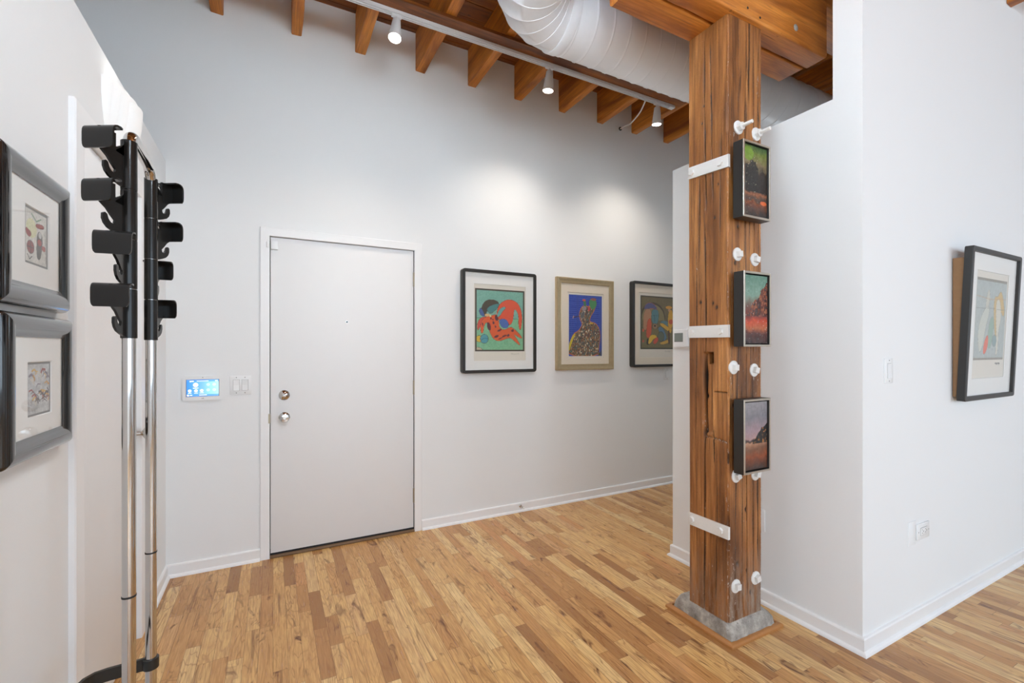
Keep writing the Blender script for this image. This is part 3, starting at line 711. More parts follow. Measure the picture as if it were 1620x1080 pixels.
# unseen globe lamps added as fill over the entry, front room and hall
for (x, y, z, e, lb) in ((.75, 1.0, 3.0, 62, 'added white fill globe hung highest, over the entry floor'), (.40, -.10, 2.50, 72, 'added white fill globe nearest the entry, in the front room'), (1.2, -2.2, 2.25, 8, 'added white fill globe hanging further back in the front room'), (5.2, 2.72, 1.9, 40, 'added white fill globe in the hall behind the low partition')):
    pdt = thing('added_fill_globe', lb, 'fill lamp', (x, y, z), group='added fill globes')
    bm = B(); lathe(bm, [(-.17, .03)]+[(-.17*math.cos(PI*i/20), max(.17*math.sin(PI*i/20), .03)) for i in range(3, 18)]+[(.17, .03)], (0, 0, 0), (0, 0, 1), 32); obj('globe', bm, 'shade', pdt)
    bm = B(); cone(bm, (0, 0, .165), (0, 0, 3.64-z), .006, n=8); cone(bm, (0, 0, 3.625-z), (0, 0, 3.65-z), .06, n=24); cone(bm, (0, 0, .16), (0, 0, .20), .035, n=24); obj('stem', bm, 'blackmetal', pdt)
    for k, dz in enumerate((0,)):
        l = bpy.data.lights.new('added_fill_lamp', 'POINT'); l.energy = e; l.shadow_soft_size = .20; l.color = (.73, .88, 1)
        lo = bpy.data.objects.new('added_fill_lamp', l); COL.objects.link(lo); lo.parent = pdt
# ---------------------------------------------------------------- painted surfaces (flat artwork as vertex colour grids)
def grid_art(name, wd, ht, nx_, nz_, fn, mat, parent, loc):
    u, v = np.meshgrid(np.linspace(0, 1, nx_), np.linspace(0, 1, nz_)); U, V = u.ravel(), v.ravel()
    rgb = np.clip(fn(U, 1-V), 0, 255)          # fn takes x right, y DOWN
    co = np.stack([(U-.5)*wd, np.zeros_like(U), V*ht], -1)
    i = (np.arange(nz_-1)[:, None]*nx_+np.arange(nx_-1)[None, :]).ravel(); F = np.stack([i, i+1, i+1+nx_, i+nx_], -1)
    me = bpy.data.meshes.new(name); me.from_pydata(co.tolist(), [], F.tolist())
    at = me.color_attributes.new('art', 'FLOAT_COLOR', 'POINT'); c4 = np.concatenate([lin(rgb), np.ones((len(U), 1))], 1); at.data.foreach_set('color', c4.ravel().astype(np.float32))
    me.materials.append(M[mat]); o = bpy.data.objects.new(name, me); COL.objects.link(o); o.parent = parent; o.location = loc; return o
def vnoise(x, y, seed=0):
    xi, yi = np.floor(x), np.floor(y); fx, fy = x-xi, y-yi; fx = fx*fx*(3-2*fx); fy = fy*fy*(3-2*fy)
    h = lambda a, b: np.modf(np.abs(np.sin(a*127.1+b*311.7+seed*74.7)*43758.5453))[0]
    return (h(xi, yi)*(1-fx)+h(xi+1, yi)*fx)*(1-fy)+(h(xi, yi+1)*(1-fx)+h(xi+1, yi+1)*fx)*fy
def fbm(x, y, s=0, o=4): return sum(vnoise(x*2**k, y*2**k, s+k)/2**(k+1) for k in range(o))/(1-.5**o)
def inpoly(U, V, P):
    P = np.array(P, float); c = np.zeros(U.shape, bool); j = len(P)-1
    for i in range(len(P)):
        xi, yi = P[i]; xj, yj = P[j]
        with np.errstate(divide='ignore', invalid='ignore'):
            hit = ((yi > V) != (yj > V)) & (U < (xj-xi)*(V-yi)/(yj-yi+1e-12)+xi)
        c ^= hit; j = i
    return c
def smoothpoly(P, it=2):
    P = np.array(P, float)
    for _ in range(it):
        Q = np.roll(P, -1, 0); P = np.stack([.75*P+.25*Q, .25*P+.75*Q], 1).reshape(-1, 2)
    return P
class Canvas:
    def __init__(s, U, V, bg): s.U, s.V = U, V; s.c = np.tile(np.array(bg, float), (len(U), 1))
    def put(s, m, col, a=1.): s.c[m] = s.c[m]*(1-a)+np.array(col, float)*a
    def poly(s, P, col, sm=2, line=None, lw=.008):
        Q = smoothpoly(P, sm) if sm else np.array(P, float)
        if line is not None: s.stroke(Q, line, lw, True)
        s.put(inpoly(s.U, s.V, Q), col)
    def ell(s, x, y, rx, ry, col, rot=0, line=None):
        a = math.radians(rot); dx, dy = s.U-x, s.V-y; p = dx*math.cos(a)+dy*math.sin(a); q = -dx*math.sin(a)+dy*math.cos(a)
        e = (p/rx)**2+(q/ry)**2
        if line is not None: s.put(e < 1.18, line)
        s.put(e < 1, col)
    def stroke(s, P, col, w, closed=False, a=1.):
        P = np.array(P, float); n = len(P); d = np.full(s.U.shape, 9.)
        for i in range(n if closed else n-1):
            p, q = P[i], P[(i+1) % n]; v = q-p; L2 = (v**2).sum()+1e-12
            t = np.clip(((s.U-p[0])*v[0]+(s.V-p[1])*v[1])/L2, 0, 1); d = np.minimum(d, np.hypot(s.U-p[0]-t*v[0], s.V-p[1]-t*v[1]))
        s.put(d < w/2, col, a)
    def tex(s, amp, f=60, seed=1): s.c += ((fbm(s.U*f, s.V*f, seed, 3)-.5)*2*amp)[:, None]
    def border(s, w_, h_, col): s.put((s.U < w_) | (s.U > 1-w_) | (s.V < h_) | (s.V > 1-h_), col)

def art_red(U, V):
    k = Canvas(U, V, (120, 172, 156)); k.put(V > .47, (124, 182, 142)); k.tex(14, 70, 3)
    k.stroke([(0, .47), (1, .47)], (60, 110, 100), .006)
    red, org, dk = (218, 84, 50), (214, 92, 44), (74, 40, 40)
    k.poly([(.13, .44), (.12, .30), (.20, .19), (.34, .16), (.50, .22), (.36, .24), (.24, .33), (.20, .44)], (76, 68, 54), line=dk)
    k.poly([(.21, .32), (.34, .25), (.50, .22), (.42, .32), (.30, .41)], (72, 130, 130), line=dk)
    k.poly([(.42, .40), (.46, .26), (.58, .17), (.72, .15), (.86, .20), (.94, .34), (.95, .50), (.91, .68), (.87, .56), (.88, .42), (.84, .33), (.78, .30), (.77, .42), (.74, .54), (.66, .58), (.56, .50), (.45, .48)], red, line=dk)
    k.poly([(.42, .44), (.47, .33), (.56, .27), (.62, .29), (.54, .35), (.48, .44)], (104, 164, 160), line=dk)
    k.poly([(.47, .51), (.52, .47), (.62, .48), (.68, .56), (.64, .62), (.56, .62), (.52, .60)], (70, 104, 170), line=dk)
    k.poly([(.05, .68), (.04, .56), (.10, .47), (.22, .44), (.25, .48), (.15, .54), (.09, .62)], (206, 76, 54), line=dk)
    k.poly([(.09, .40), (.08, .34), (.12, .30), (.20, .44), (.14, .44)], (70, 96, 150), line=dk)
    k.poly([(.12, .72), (.10, .60), (.14, .50), (.22, .44), (.36, .42), (.42, .40), (.47, .50), (.47, .62), (.58, .66), (.70, .60), (.76, .62), (.88, .70), (.97, .80), (.86, .76), (.76, .71), (.84, .80), (.93, .92), (.80, .84), (.70, .77), (.60, .80), (.46, .84), (.36, .80), (.30, .72), (.26, .60), (.22, .52), (.17, .60), (.16, .70)], org, line=dk)
    for x, y, a, b in ((.27, .60, .035, .07), (.42, .46, .03, .05), (.31, .47, .015, .02), (.36, .54, .018, .025), (.40, .60, .014, .02), (.48, .66, .05, .015), (.58, .75, .05, .015), (.42, .76, .05, .018), (.75, .66, .03, .02), (.15, .57, .012, .03), (.66, .74, .03, .02), (.35, .49, .012, .014), (.50, .79, .05, .01)): k.ell(x, y, a, b, (94, 48, 58), -20)
    k.ell(.08, .80, .055, .05, (210, 180, 62), line=dk); k.ell(.18, .80, .075, .07, (84, 154, 168), line=dk)
    k.stroke([(.12, .82), (.18, .79), (.25, .80)], (44, 96, 110), .008)
    k.poly([(.0, 1.0), (.0, .95), (.05, .93), (.12, .95), (.18, 1.0)], (186, 170, 142), line=dk)
    k.ell(.24, .42, .05, .022, (206, 170, 120)); k.ell(.30, .43, .02, .02, (200, 200, 150))
    k.border(.035, .028, (70, 62, 48)); k.tex(6, 120, 9); return k.c
def art_blue(U, V):
    k = Canvas(U, V, (58, 84, 176)); k.c += (np.where((np.modf(V*30)[0] < .35) & ((np.abs(U-.10) < .14) | (np.abs(U-.60) < .32)), -26, 0))[:, None]
    k.put(np.abs(U-.26) < .03, (52, 74, 158)); k.tex(8, 30, 5)
    body = smoothpoly([(0, 1), (.02, .80), (.14, .64), (.28, .60), (.38, .52), (.40, .46), (.34, .40), (.30, .32), (.38, .20), (.50, .17), (.56, .20), (.66, .16), (.74, .12), (.80, .16), (.76, .24), (.66, .32), (.60, .42), (.68, .45), (.80, .46), (.92, .55), (.94, .70), (.90, .84), (.90, 1)], 1)
    k.stroke(body, (196, 112, 66), .028, True)
    m = inpoly(U, V, body)
    k.put(m, (120, 86, 66))
    r = np.floor(V*46); h1 = vnoise(U*60+r*7.3, r*3.1, 4); h2 = vnoise(U*90+r*3.3, r*1.7, 8); h3 = vnoise(U*40+r*5.1, r, 12)
    pal = np.array([(146, 84, 60), (78, 96, 78), (176, 128, 76), (104, 60, 56), (90, 118, 112), (60, 52, 44), (186, 160, 120)], float)
    idx = np.clip((h1*.6+h2*.5)*6.5, 0, 6).astype(int); k.c[m] = pal[idx][m]; k.put(m & (np.modf(V*46)[0] < .22), (66, 54, 46), .7); k.put(m & (h3 > .86), (214, 200, 170))
    k.poly([(0, .95), (0, .80), (.07, .71), (.16, .63), (.20, .64), (.10, .76)], (206, 186, 50), 1)
    k.poly([(.60, .47), (.62, .45), (.74, .44), (.72, .47)], (206, 170, 60), 1)
    k.poly([(.42, .08), (.50, .07), (.52, .20), (.46, .21)], (66, 130, 84), 1, line=(150, 70, 60)); k.ell(.45, .08, .05, .018, (196, 90, 80))
    k.poly([(.62, .18), (.60, .08), (.70, .05), (.82, .07), (.84, .16), (.72, .24)], (70, 138, 84), 1, line=(120, 60, 50)); k.ell(.74, .06, .09, .022, (150, 92, 80))
    k.poly([(.34, .33), (.42, .26), (.48, .28), (.44, .37), (.36, .39)], (92, 96, 96), 1, line=(210, 196, 180)); k.poly([(.38, .22), (.46, .17), (.54, .20), (.50, .25), (.40, .26)], (150, 140, 140), 1)
    k.ell(.60, .22, .035, .04, (196, 70, 66)); k.stroke([(.12, .37), (.20, .36), (.30, .35)], (70, 52, 60), .014); k.stroke([(.12, .38), (.14, .35)], (190, 150, 130), .02)
    k.poly([(.90, .96), (1, .90), (1, 1), (.88, 1)], (80, 84, 60), 0); k.stroke([(.97, 0), (.97, 1)], (52, 70, 150), .02)
    k.tex(8, 120, 2); return k.c
def art_arch(U, V):
    k = Canvas(U, V, (112, 98, 62)); k.tex(9, 40, 2)
    dk = (56, 46, 32)
    th = np.hypot((U-.36)/.36, (V-.40)/.28); k.put((th < 1) & (V < .42), (74, 62, 40)); k.put((np.hypot((U-.37)/.33, (V-.42)/.26) < 1) & (V < .46), (134, 122, 78))
    k.put(V > .6, (118, 106, 66)); k.stroke([(0, .6), (1, .6)], dk, .006)
    k.poly([(.32, .25), (.50, .24), (.54, .36), (.50, .52), (.40, .54), (.32, .48)], (84, 126, 130), line=dk); k.stroke([(.36, .37), (.41, .36), (.41, .48)], (44, 74, 84), .008); k.stroke([(.45, .36), (.50, .37)], (44, 74, 84), .008)
    k.ell(.42, .57, .07, .05, (150, 118, 84), line=dk); k.ell(.42, .56, .03, .02, dk)
    k.poly([(.10, .26), (.14, .17), (.26, .12), (.42, .16), (.50, .26), (.38, .23), (.22, .24)], (86, 84, 124), line=(190, 90, 60))
    k.poly([(.07, .60), (.08, .36), (.14, .26), (.26, .24), (.32, .30), (.30, .46), (.28, .58), (.20, .60), (.14, .66)], (176, 128, 92), line=dk)
    k.poly([(.20, .46), (.30, .40), (.33, .66), (.26, .80), (.16, .78), (.18, .60)], (196, 84, 48), line=dk); k.ell(.08, .65, .03, .03, (200, 90, 60)); k.ell(.08, .85, .03, .025, (190, 80, 60))
    k.poly([(.18, .80), (.26, .80), (.27, .92), (.17, .92)], (46, 42, 34), 1)
    k.poly([(.56, .48), (.70, .45), (.84, .48), (.88, .56), (.78, .56), (.64, .52)], (92, 128, 132), line=dk)
    k.poly([(.56, .50), (.68, .51), (.82, .58), (.92, .56), (.92, .70), (.82, .66), (.70, .60), (.60, .56)], (212, 166, 52), line=dk)
    k.poly([(.50, .60), (.60, .56), (.70, .64), (.78, .78), (.72, .84), (.56, .84), (.52, .74), (.56, .68)], (88, 120, 138), line=dk)
    k.poly([(.22, .92), (.24, .78), (.34, .72), (.46, .74), (.48, .80), (.38, .80), (.30, .88)], (220, 178, 46), line=dk); k.poly([(.36, .86), (.44, .78), (.54, .78), (.50, .86), (.40, .92)], (204, 84, 54), line=dk)
    k.ell(.60, .76, .09, .09, (96, 104, 84), line=dk); k.poly([(.55, .88), (.74, .84), (.86, .80), (.84, .88), (.62, .92)], (206, 160, 60), line=dk)
    k.poly([(.80, .56), (.82, .34), (.86, .24), (.94, .24), (.97, .40), (.95, .56), (.90, .62)], (214, 164, 50), line=dk); k.poly([(.83, .44), (.96, .42), (.96, .52), (.84, .52)], (206, 92, 48)); k.ell(.84, .20, .10, .03, (214, 154, 56), line=dk); k.ell(.85, .25, .035, .03, (196, 150, 110))
    k.poly([(.80, .66), (.86, .62), (.88, .90), (.82, .90)], (92, 64, 40), 1)
    k.border(.028, .022, (70, 66, 46)); k.tex(6, 110, 3); return k.c
def art_pale(U, V):
    k = Canvas(U, V, (176, 184, 180)); k.tex(10, 30, 6); ln = (120, 116, 104)
    k.poly([(.30, .36), (.36, .14), (.42, .13), (.44, .26), (.38, .38)], (200, 198, 184), line=ln); k.poly([(.14, .86), (.10, .62), (.22, .42), (.40, .32), (.46, .40), (.34, .60), (.30, .78), (.22, .92)], (202, 204, 192), line=ln)
    k.poly([(.44, .82), (.44, .58), (.54, .44), (.62, .52), (.60, .72), (.52, .88)], (148, 174, 156), line=ln)
    k.poly([(.58, .34), (.60, .20), (.70, .22), (.80, .12), (.88, .20), (.98, .40), (.92, .46), (.82, .36), (.76, .70), (.68, .72), (.62, .52)], (206, 176, 112), line=ln)
    k.poly([(.66, .26), (.76, .22), (.84, .36), (.84, .52), (.78, .64), (.80, .80), (.78, .94), (.72, .94), (.74, .74), (.68, .48)], (212, 208, 192), line=ln)
    k.poly([(.30, .92), (.32, .78), (.42, .68), (.46, .74), (.44, .86), (.36, .93)], (228, 110, 84), line=ln); k.ell(.66, .76, .07, .07, (136, 160, 160), line=ln)
    k.stroke([(0, .37), (.5, .36), (1, .37)], (120, 120, 110), .006, a=.6); k.stroke([(0, .22), (.45, .25), (1, .23)], (190, 150, 110), .012, a=.5)
    k.put(V < .035, (140, 134, 120)); k.put(V > .975, (150, 142, 128)); k.tex(7, 100, 3); return k.c
def art_masks(U, V):
    k = Canvas(U, V, (206, 204, 196)); k.tex(16, 16, 6); dk = (74, 72, 70)
    k.ell(.30, .36, .22, .17, (212, 212, 170)); k.poly([(.08, .50), (.06, .38), (.16, .40), (.30, .44), (.24, .54)], (150, 60, 60), line=dk); k.ell(.26, .70, .14, .11, (146, 74, 72), line=dk); k.stroke([(.26, .58), (.26, .82)], dk, .02); k.stroke([(.12, .70), (.40, .70)], dk, .02)
    k.poly([(.46, .24), (.82, .20), (.84, .28), (.50, .32)], (150, 66, 62), line=dk); k.poly([(.50, .86), (.52, .40), (.70, .34), (.78, .50), (.72, .74), (.66, .88)], (96, 96, 92), line=dk)
    k.ell(.64, .56, .09, .06, (172, 80, 74), line=dk); k.ell(.82, .64, .09, .05, (170, 84, 78)); k.ell(.66, .42, .07, .06, (190, 190, 186), line=dk)
    k.stroke([(.14, .84), (.22, .92), (.32, .86)], dk, .02); k.stroke([(.88, .3), (.92, .9)], (120, 120, 116), .02); k.stroke([(.3, .1), (.5, .2), (.7, .12)], (120, 150, 120), .03)
    k.tex(18, 40, 8); k.border(.06, .035, (118, 118, 114)); return k.c
def art_carnival(U, V):
    k = Canvas(U, V, (186, 188, 188)); k.tex(26, 12, 2)
    rnd = random.Random(5)
    pal = [(150, 60, 52), (196, 150, 76), (84, 78, 80), (200, 196, 186), (120, 108, 120), (206, 170, 90)]
    for i in range(34):
        x, y = rnd.uniform(.1, .9), rnd.uniform(.12, .72); a = rnd.uniform(-1, 1)
        k.stroke([(x, y), (x+.10*math.cos(a), y+.07*math.sin(a)), (x+.18*math.cos(a+.6), y+.12*math.sin(a+.6))], pal[i % 6], rnd.uniform(.02, .05))
    for i in range(10):
        x = rnd.uniform(.1, .8); y = rnd.uniform(.5, .8); k.stroke([(x, y), (x+.1, y-.04), (x+.2, y+.02)], (70, 66, 66), .014)
    k.tex(20, 50, 5); k.border(.05, .035, (112, 112, 112)); return k.c
def lerp3(t, stops):
    xs_ = [s_[0] for s_ in stops]; cs = np.array([s_[1] for s_ in stops], float); return np.stack([np.interp(t, xs_, cs[:, i]) for i in range(3)], -1)
def land_dark(U, V):
    n1 = fbm(U*5, V*9, 3); n2 = fbm(U*16, V*30, 9)
    c = lerp3(V+(n1-.5)*.12, [(0, (60, 92, 40)), (.10, (104, 118, 44)), (.24, (124, 110, 74)), (.40, (60, 50, 36)), (.62, (44, 34, 26)), (.68, (150, 92, 60)), (.76, (74, 54, 40)), (.82, (120, 64, 34)), (1, (42, 32, 26))])
    tree = (V > .22+.18*np.abs(U-.36)*1.6+(n1-.5)*.25) & (V < .66) & (U < .62); c[tree] = c[tree]*.15+np.array((24, 22, 18))*.85
    t2 = (V > .36+(n2-.5)*.2) & (V < .66) & (U >= .55); c[t2] = c[t2]*.25+np.array((36, 28, 22))*.75
    sp = (fbm(U*40, V*70, 4, 2) > .87) & (U < .6); c[sp] = (196, 186, 160)
    m = (np.hypot((U-.85)/.14, (V-.80)/.03) < 1); c[m] = (206, 92, 34); g = np.hypot((U-.2)/.22, (V-.12)/.1) < 1; c[g] = c[g]*.4+np.array((120, 168, 40))*.6
    return c+((n2-.5)*36)[:, None]
def land_red(U, V):
    n1 = fbm(U*5, V*9, 13); n2 = fbm(U*18, V*30, 19)
    c = lerp3(V+(n1-.5)*.10, [(0, (96, 136, 118)), (.3, (126, 156, 138)), (.5, (110, 70, 58)), (.6, (120, 46, 34)), (.68, (196, 72, 40)), (.78, (176, 96, 56)), (.86, (84, 42, 34)), (1, (56, 32, 28))])
    hill = V > .55-.52*np.clip(U-.18, 0, 1)**.8+(n1-.5)*.18; hill &= V < .60; c[hill] = lerp3(n2[hill], [(.3, (62, 28, 20)), (.6, (128, 62, 36)), (.8, (150, 90, 50))])
    sp = (fbm(U*45, V*80, 24, 2) > .87); c[sp] = (206, 206, 200); return c+((n2-.5)*34)[:, None]
def land_grey(U, V):
    n1 = fbm(U*4, V*6, 33); n2 = fbm(U*16, V*30, 29)
    c = lerp3(V+(n1-.5)*.10, [(0, (150, 146, 148)), (.22, (128, 124, 130)), (.42, (160, 136, 142)), (.54, (176, 140, 138)), (.57, (54, 42, 38)), (.60, (186, 136, 106)), (.70, (120, 78, 52)), (.80, (140, 70, 36)), (1, (60, 38, 28))])
    tr_ = (V > .56-.34*np.clip(U-.45, 0, 1)**.7+(n1-.5)*.10) & (V < .62) & (U > .35); c[tr_] = lerp3(n2[tr_], [(.3, (22, 20, 18)), (.6, (56, 40, 28)), (.8, (176, 110, 50))])
    return c+((n2-.5)*24)[:, None]
def art_screen(U, V):
    c = lerp3(U, [(0, (52, 118, 222)), (.5, (104, 158, 232)), (1, (150, 208, 240))]); k = Canvas(U, V, (0, 0, 0)); k.c = c
    k.put((V < .11) | (V > .88), (70, 128, 226), .7); W_ = (250, 252, 255)
    def circ(x, y, r, a=1.):
        e = np.hypot((U-x)*1.62, V-y); k.put(e < r, W_, a); k.put((e < r*.42) & (e > r*.25), (110, 150, 220), a)
    circ(.28, .31, .125)
    for x in (.10, .29, .47): circ(x, .66, .085)
    for x in (.67, .86):
        for y in (.30, .63): circ(x, y, .09, .38)
    for x, y, w_ in ((.28, .50, .17), (.10, .80, .11), (.29, .80, .11), (.47, .80, .13), (.50, .075, .36), (.51, .93, .24), (.14, .93, .07)): k.put((np.abs(U-x) < w_/2) & (np.abs(V-y) < .018), W_, .85)
    k.put((np.abs(U-.12) < .025) & (np.abs(V-.09) < .035), W_); k.put((np.abs(U-.19) < .03) & (np.abs(V-.08) < .035), W_); k.put((np.abs(U-.93) < .04) & (np.abs(V-.07) < .025), W_)
    k.put((np.abs(U-.05) < .03) & (np.abs(V-.93) < .04), W_)
    return k.c

# ---------------------------------------------------------------- framed pictures
def mat_board(wd, ht, x0, x1, z0, z1, y, parent, mat='mat', th=.003):
    """board with a bevelled window; coordinates local, z up"""
    bm = B(); o_ = [(-wd/2, 0), (wd/2, 0), (wd/2, ht), (-wd/2, ht)]; i_ = [(x0, z0), (x1, z0), (x1, z1), (x0, z1)]
    e = .0022; i2 = [(x0+e, z0+e), (x1-e, z0+e), (x1-e, z1-e), (x0+e, z1-e)]
    A = [bm.verts.new((p[0], y, p[1])) for p in o_]; Bq = [bm.verts.new((p[0], y, p[1])) for p in i_]; Cq = [bm.verts.new((p[0], y+th, p[1])) for p in i2]
    for k in range(4):
        bm.faces.new((A[k], A[(k+1) % 4], Bq[(k+1) % 4], Bq[k])); bm.faces.new((Bq[k], Bq[(k+1) % 4], Cq[(k+1) % 4], Cq[k]))
    return obj('mat', bm, mat, parent, smooth=0)
def signature(par, x, z, y, w_=.07):
    bm = B(); r = random.Random(int(x*1000)); pts = [(x+w_*i/22, y, z+.006*math.sin(i*1.9)+r.uniform(-.004, .004)) for i in range(23)]
    tube(bm, pts, .0005, 5); return obj('signature', bm, 'greymark', par)
def print_pic(label, loc, rz, wd, ht, fw, dep, art, ab, mb, fmat, n=(110, 140), matc='mat', r0=.010, sign=True, rail=None, artmat='art', paper=True, prof=None, group=None):
    t = thing('framed_print', label, 'picture', loc, rz, group)
    prof = prof or [(0, 0), (0, dep-.003), (.003, dep), (fw-.002, dep), (fw, dep-.002), (fw, dep-.016)]
    obj('frame', frame_bm(wd, ht, prof, r0), fmat, t, smooth=35)
    yb = -(dep-.016)
    iw, ih = wd-2*fw+.004, ht-2*fw+.004; zo = fw-.002
    X = lambda f: -wd/2+f*wd; Z_ = lambda f: ht*(1-f)
    m_ = mat_board(iw, ih, X(mb[0]), X(mb[1]), Z_(mb[3])-zo, Z_(mb[2])-zo, 0, t, matc); m_.location = (0, yb, zo)
    bm = B(); bx(bm, -iw/2, iw/2, 0, .004, 0, ih); pp = obj('backing_paper', bm, 'paper', t); pp.location = (0, yb+.0045, zo)
    aw, ah = (ab[1]-ab[0])*wd, (ab[3]-ab[2])*ht
    a = grid_art('print', aw, ah, n[0], n[1], art, artmat, t, (X((ab[0]+ab[1])/2), yb+.0038, Z_(ab[3])))
    if sign: signature(a, aw*.22, -.022, -.0004)
    bm = B(); bx(bm, -iw/2, iw/2, 0, .002, 0, ih); g = obj('glass', bm, 'glass', t); g.location = (0, yb-.005, zo)
    return t
p = print_pic('black framed print of a red-orange figure on teal, right of the entry door', (1.604, D, 1.147), 0, .654, .806, .024, .050, art_red, (.168, .840, .180, .790), (.150, .858, .135, .885), 'blackmatte', r0=.022)
p = print_pic('gold framed print of a mosaic robed figure on blue, between two black frames', (2.455, D, 1.152), 0, .622, .803, .050, .034, art_blue, (.215, .795, .180, .850), (.190, .820, .155, .875), 'gold', n=(130, 200), matc='creammat', r0=.003, sign=False,
              prof=[(0, 0), (0, .028), (.004, .033), (.012, .034), (.020, .029), (.038, .025), (.044, .027), (.050, .024), (.050, .018)])
p = print_pic('black framed print of arch and figures on olive, partly behind the low partition', (3.305, D, 1.163), 0, .654, .812, .024, .052, art_arch, (.165, .840, .160, .790), (.135, .865, .125, .890), 'blackmatte', matc='creammat', r0=.022)

# print leaning off the right wall
wr, hr = .682, .806
t = print_pic('dark framed print of pale fish-like figures, hanging alone on the right wall', (3.506, RY-.022, 1.062), 0, wr, hr, .024, .034, art_pale, (.20, .80, .185, .735), (.175, .83, .14, .86), 'blackmatte', r0=.014)
t.rotation_euler = (math.radians(2.4), 0, 0)
bm = B(); a = math.tan(math.radians(2.4))
prism(bm, [(.0, .02), (.018, .02), (.018+a*hr*.9, hr*.93), (.0, hr*.93)], lambda q: (-wr/2+.012, q[0], q[1]), lambda q: (wr/2-.012, q[0], q[1])); obj('strainer', bm, 'board', t, smooth=0)

# two small black lacquer frames on the left partition
def halfround(wd_, dep, n=14):
    pr = [(0, 0), (0, dep*.30)]
    for i in range(1, n): a = PI*i/n; pr.append((wd_/2-wd_/2*math.cos(a), dep*.30+dep*.70*math.sin(a)))
    return [q for q in pr if not (q[0] > wd_/2 and q[1] < .0235)]+[(wd_, .0225), (wd_+.003, .0215)]
for (lab, y0, y1, z0, z1, art, ab, im) in (
        ('glossy black framed small mask print on the left partition, upper of the two', 1.402, 1.790, 1.437, 1.803, art_masks, (.353, .693, .310, .697), 0),
        ('glossy black framed small carnival print on the left partition, lower of the two', 1.420, 1.808, 1.058, 1.422, art_carnival, (.340, .688, .335, .709), 1)):
    wd_, ht_ = y1-y0, z1-z0
    t = thing('framed_print', lab, 'picture', (LX, (y0+y1)/2, z0), PI/2)
    obj('frame', frame_bm(wd_, ht_, halfround(.055, .033), .012), 'blackframe', t, smooth=50)
    iw, ih, zo = wd_-.108, ht_-.108, .054
    X = lambda f: -wd_/2+f*wd_; Z_ = lambda f: ht_*(1-f)
    m_ = mat_board(iw, ih, X(ab[0])-.002, X(ab[1])+.002, Z_(ab[3])-zo-.002, Z_(ab[2])-zo+.002, 0, t); m_.location = (0, -.019, zo)
    bm = B(); bx(bm, -iw/2, iw/2, 0, .003, 0, ih); q = obj('backing_paper', bm, 'paper', t); q.location = (0, -.0155, zo)
    grid_art('print', (ab[1]-ab[0])*wd_, (ab[3]-ab[2])*ht_, 90, 120, art, 'art', t, (X((ab[0]+ab[1])/2), -.0162, Z_(ab[3])))
    bm = B(); bx(bm, -iw/2, iw/2, 0, .0015, 0, ih); g = obj('glass', bm, 'glass', t); g.location = (0, -.0212, zo)

# three small oil paintings in floater frames on the post
def oil(label, x0, x1, z0, z1, art):
    wd_, ht_ = x1-x0, z1-z0; yb = 1.352
    t = thing('small_painting', label, 'painting', ((x0+x1)/2, yb, z0))
    obj('frame', frame_bm(wd_, ht_, [(0, 0), (0, .048), (.0015, .050), (.009, .050), (.010, .048), (.010, .006), (.02, .004)], .002), ['blackmatte', 'champ'], t, smooth=30)
    me = t.children[0].data
    for f_ in me.polygons:
        c = f_.center
        if c.y < -.0475 and abs(f_.normal.y) > .2: f_.material_index = 1
    bm = B(); bx(bm, -wd_/2+.004, wd_/2-.004, 0, .004, .004, ht_-.004); obj('backing', bm, 'blackmatte', t)
    bm = B(); bx(bm, -wd_/2+.05, wd_/2-.05, .004, .0255, ht_*.55, ht_*.75); obj('cleat', bm, 'board', t)
    bm = B(); bx(bm, -wd_/2+.015, wd_/2-.015, -.040, -.004, .015, ht_-.015); cv = obj('canvas', bm, 'blackmatte', t)
    grid_art('paint_layer', wd_-.030, ht_-.030, 90, 170, art, 'oil', cv, (0, -.0405, .015))
oil('small framed oil painting of dark trees under a green sky, topmost on the post', 1.832, 2.024, 1.920, 2.262, land_dark)
oil('small framed oil painting of a red hillside and teal sky, middle on the post', 1.836, 2.028, 1.345, 1.681, land_red)
oil('small framed oil painting of dark trees under a grey sky, lowest on the post', 1.836, 2.026, .777, 1.110, land_grey)

# ---------------------------------------------------------------- wall devices
t = thing('alarm_panel', 'white alarm touch panel with a lit blue screen left of the entry door', 'alarm panel', (-.3725, D, 1.027))
bm = B(); pr = rrect(-.1015, .1015, 0, .148, .012, 6); prism(bm, pr, lambda q: (q[0]*.97, -.0, q[1]), lambda q: (q[0], -.020, q[1]))
bmesh.ops.bevel(bm, geom=[e for e in bm.edges if all(v.co.y < -.019 for v in e.verts)], offset=.003, segments=2, affect='EDGES'); obj('casing', bm, 'plastic', t)
bm = B(); bx(bm, -.083, .083, -.0205, -.0195, .024, .126); obj('bezel', bm, 'greymark', t)
grid_art('screen', .160, .098, 150, 92, art_screen, 'screen', t, (0, -.0208, .026))
bm = B(); cone(bm, (0, -.02, .137), (0, -.0206, .137), .0022, n=12); obj('camera_lens', bm, 'gap', t)
fc = bpy.data.curves.new('tmp', 'FONT'); fc.body = 'adt'; fc.size = .0105; fc.align_x = 'CENTER'; fc.extrude = .0001
fo = bpy.data.objects.new('tmp', fc); COL.objects.link(fo); bpy.context.view_layer.update()
me = bpy.data.meshes.new_from_object(fo.evaluated_get(bpy.context.evaluated_depsgraph_get())); bpy.data.objects.remove(fo)
me.materials.clear(); me.materials.append(M['greymark']); lo = bpy.data.objects.new('logo', me); COL.objects.link(lo); lo.parent = t; lo.location = (0, -.0204, .010); lo.rotation_euler = (PI/2, 0, 0)

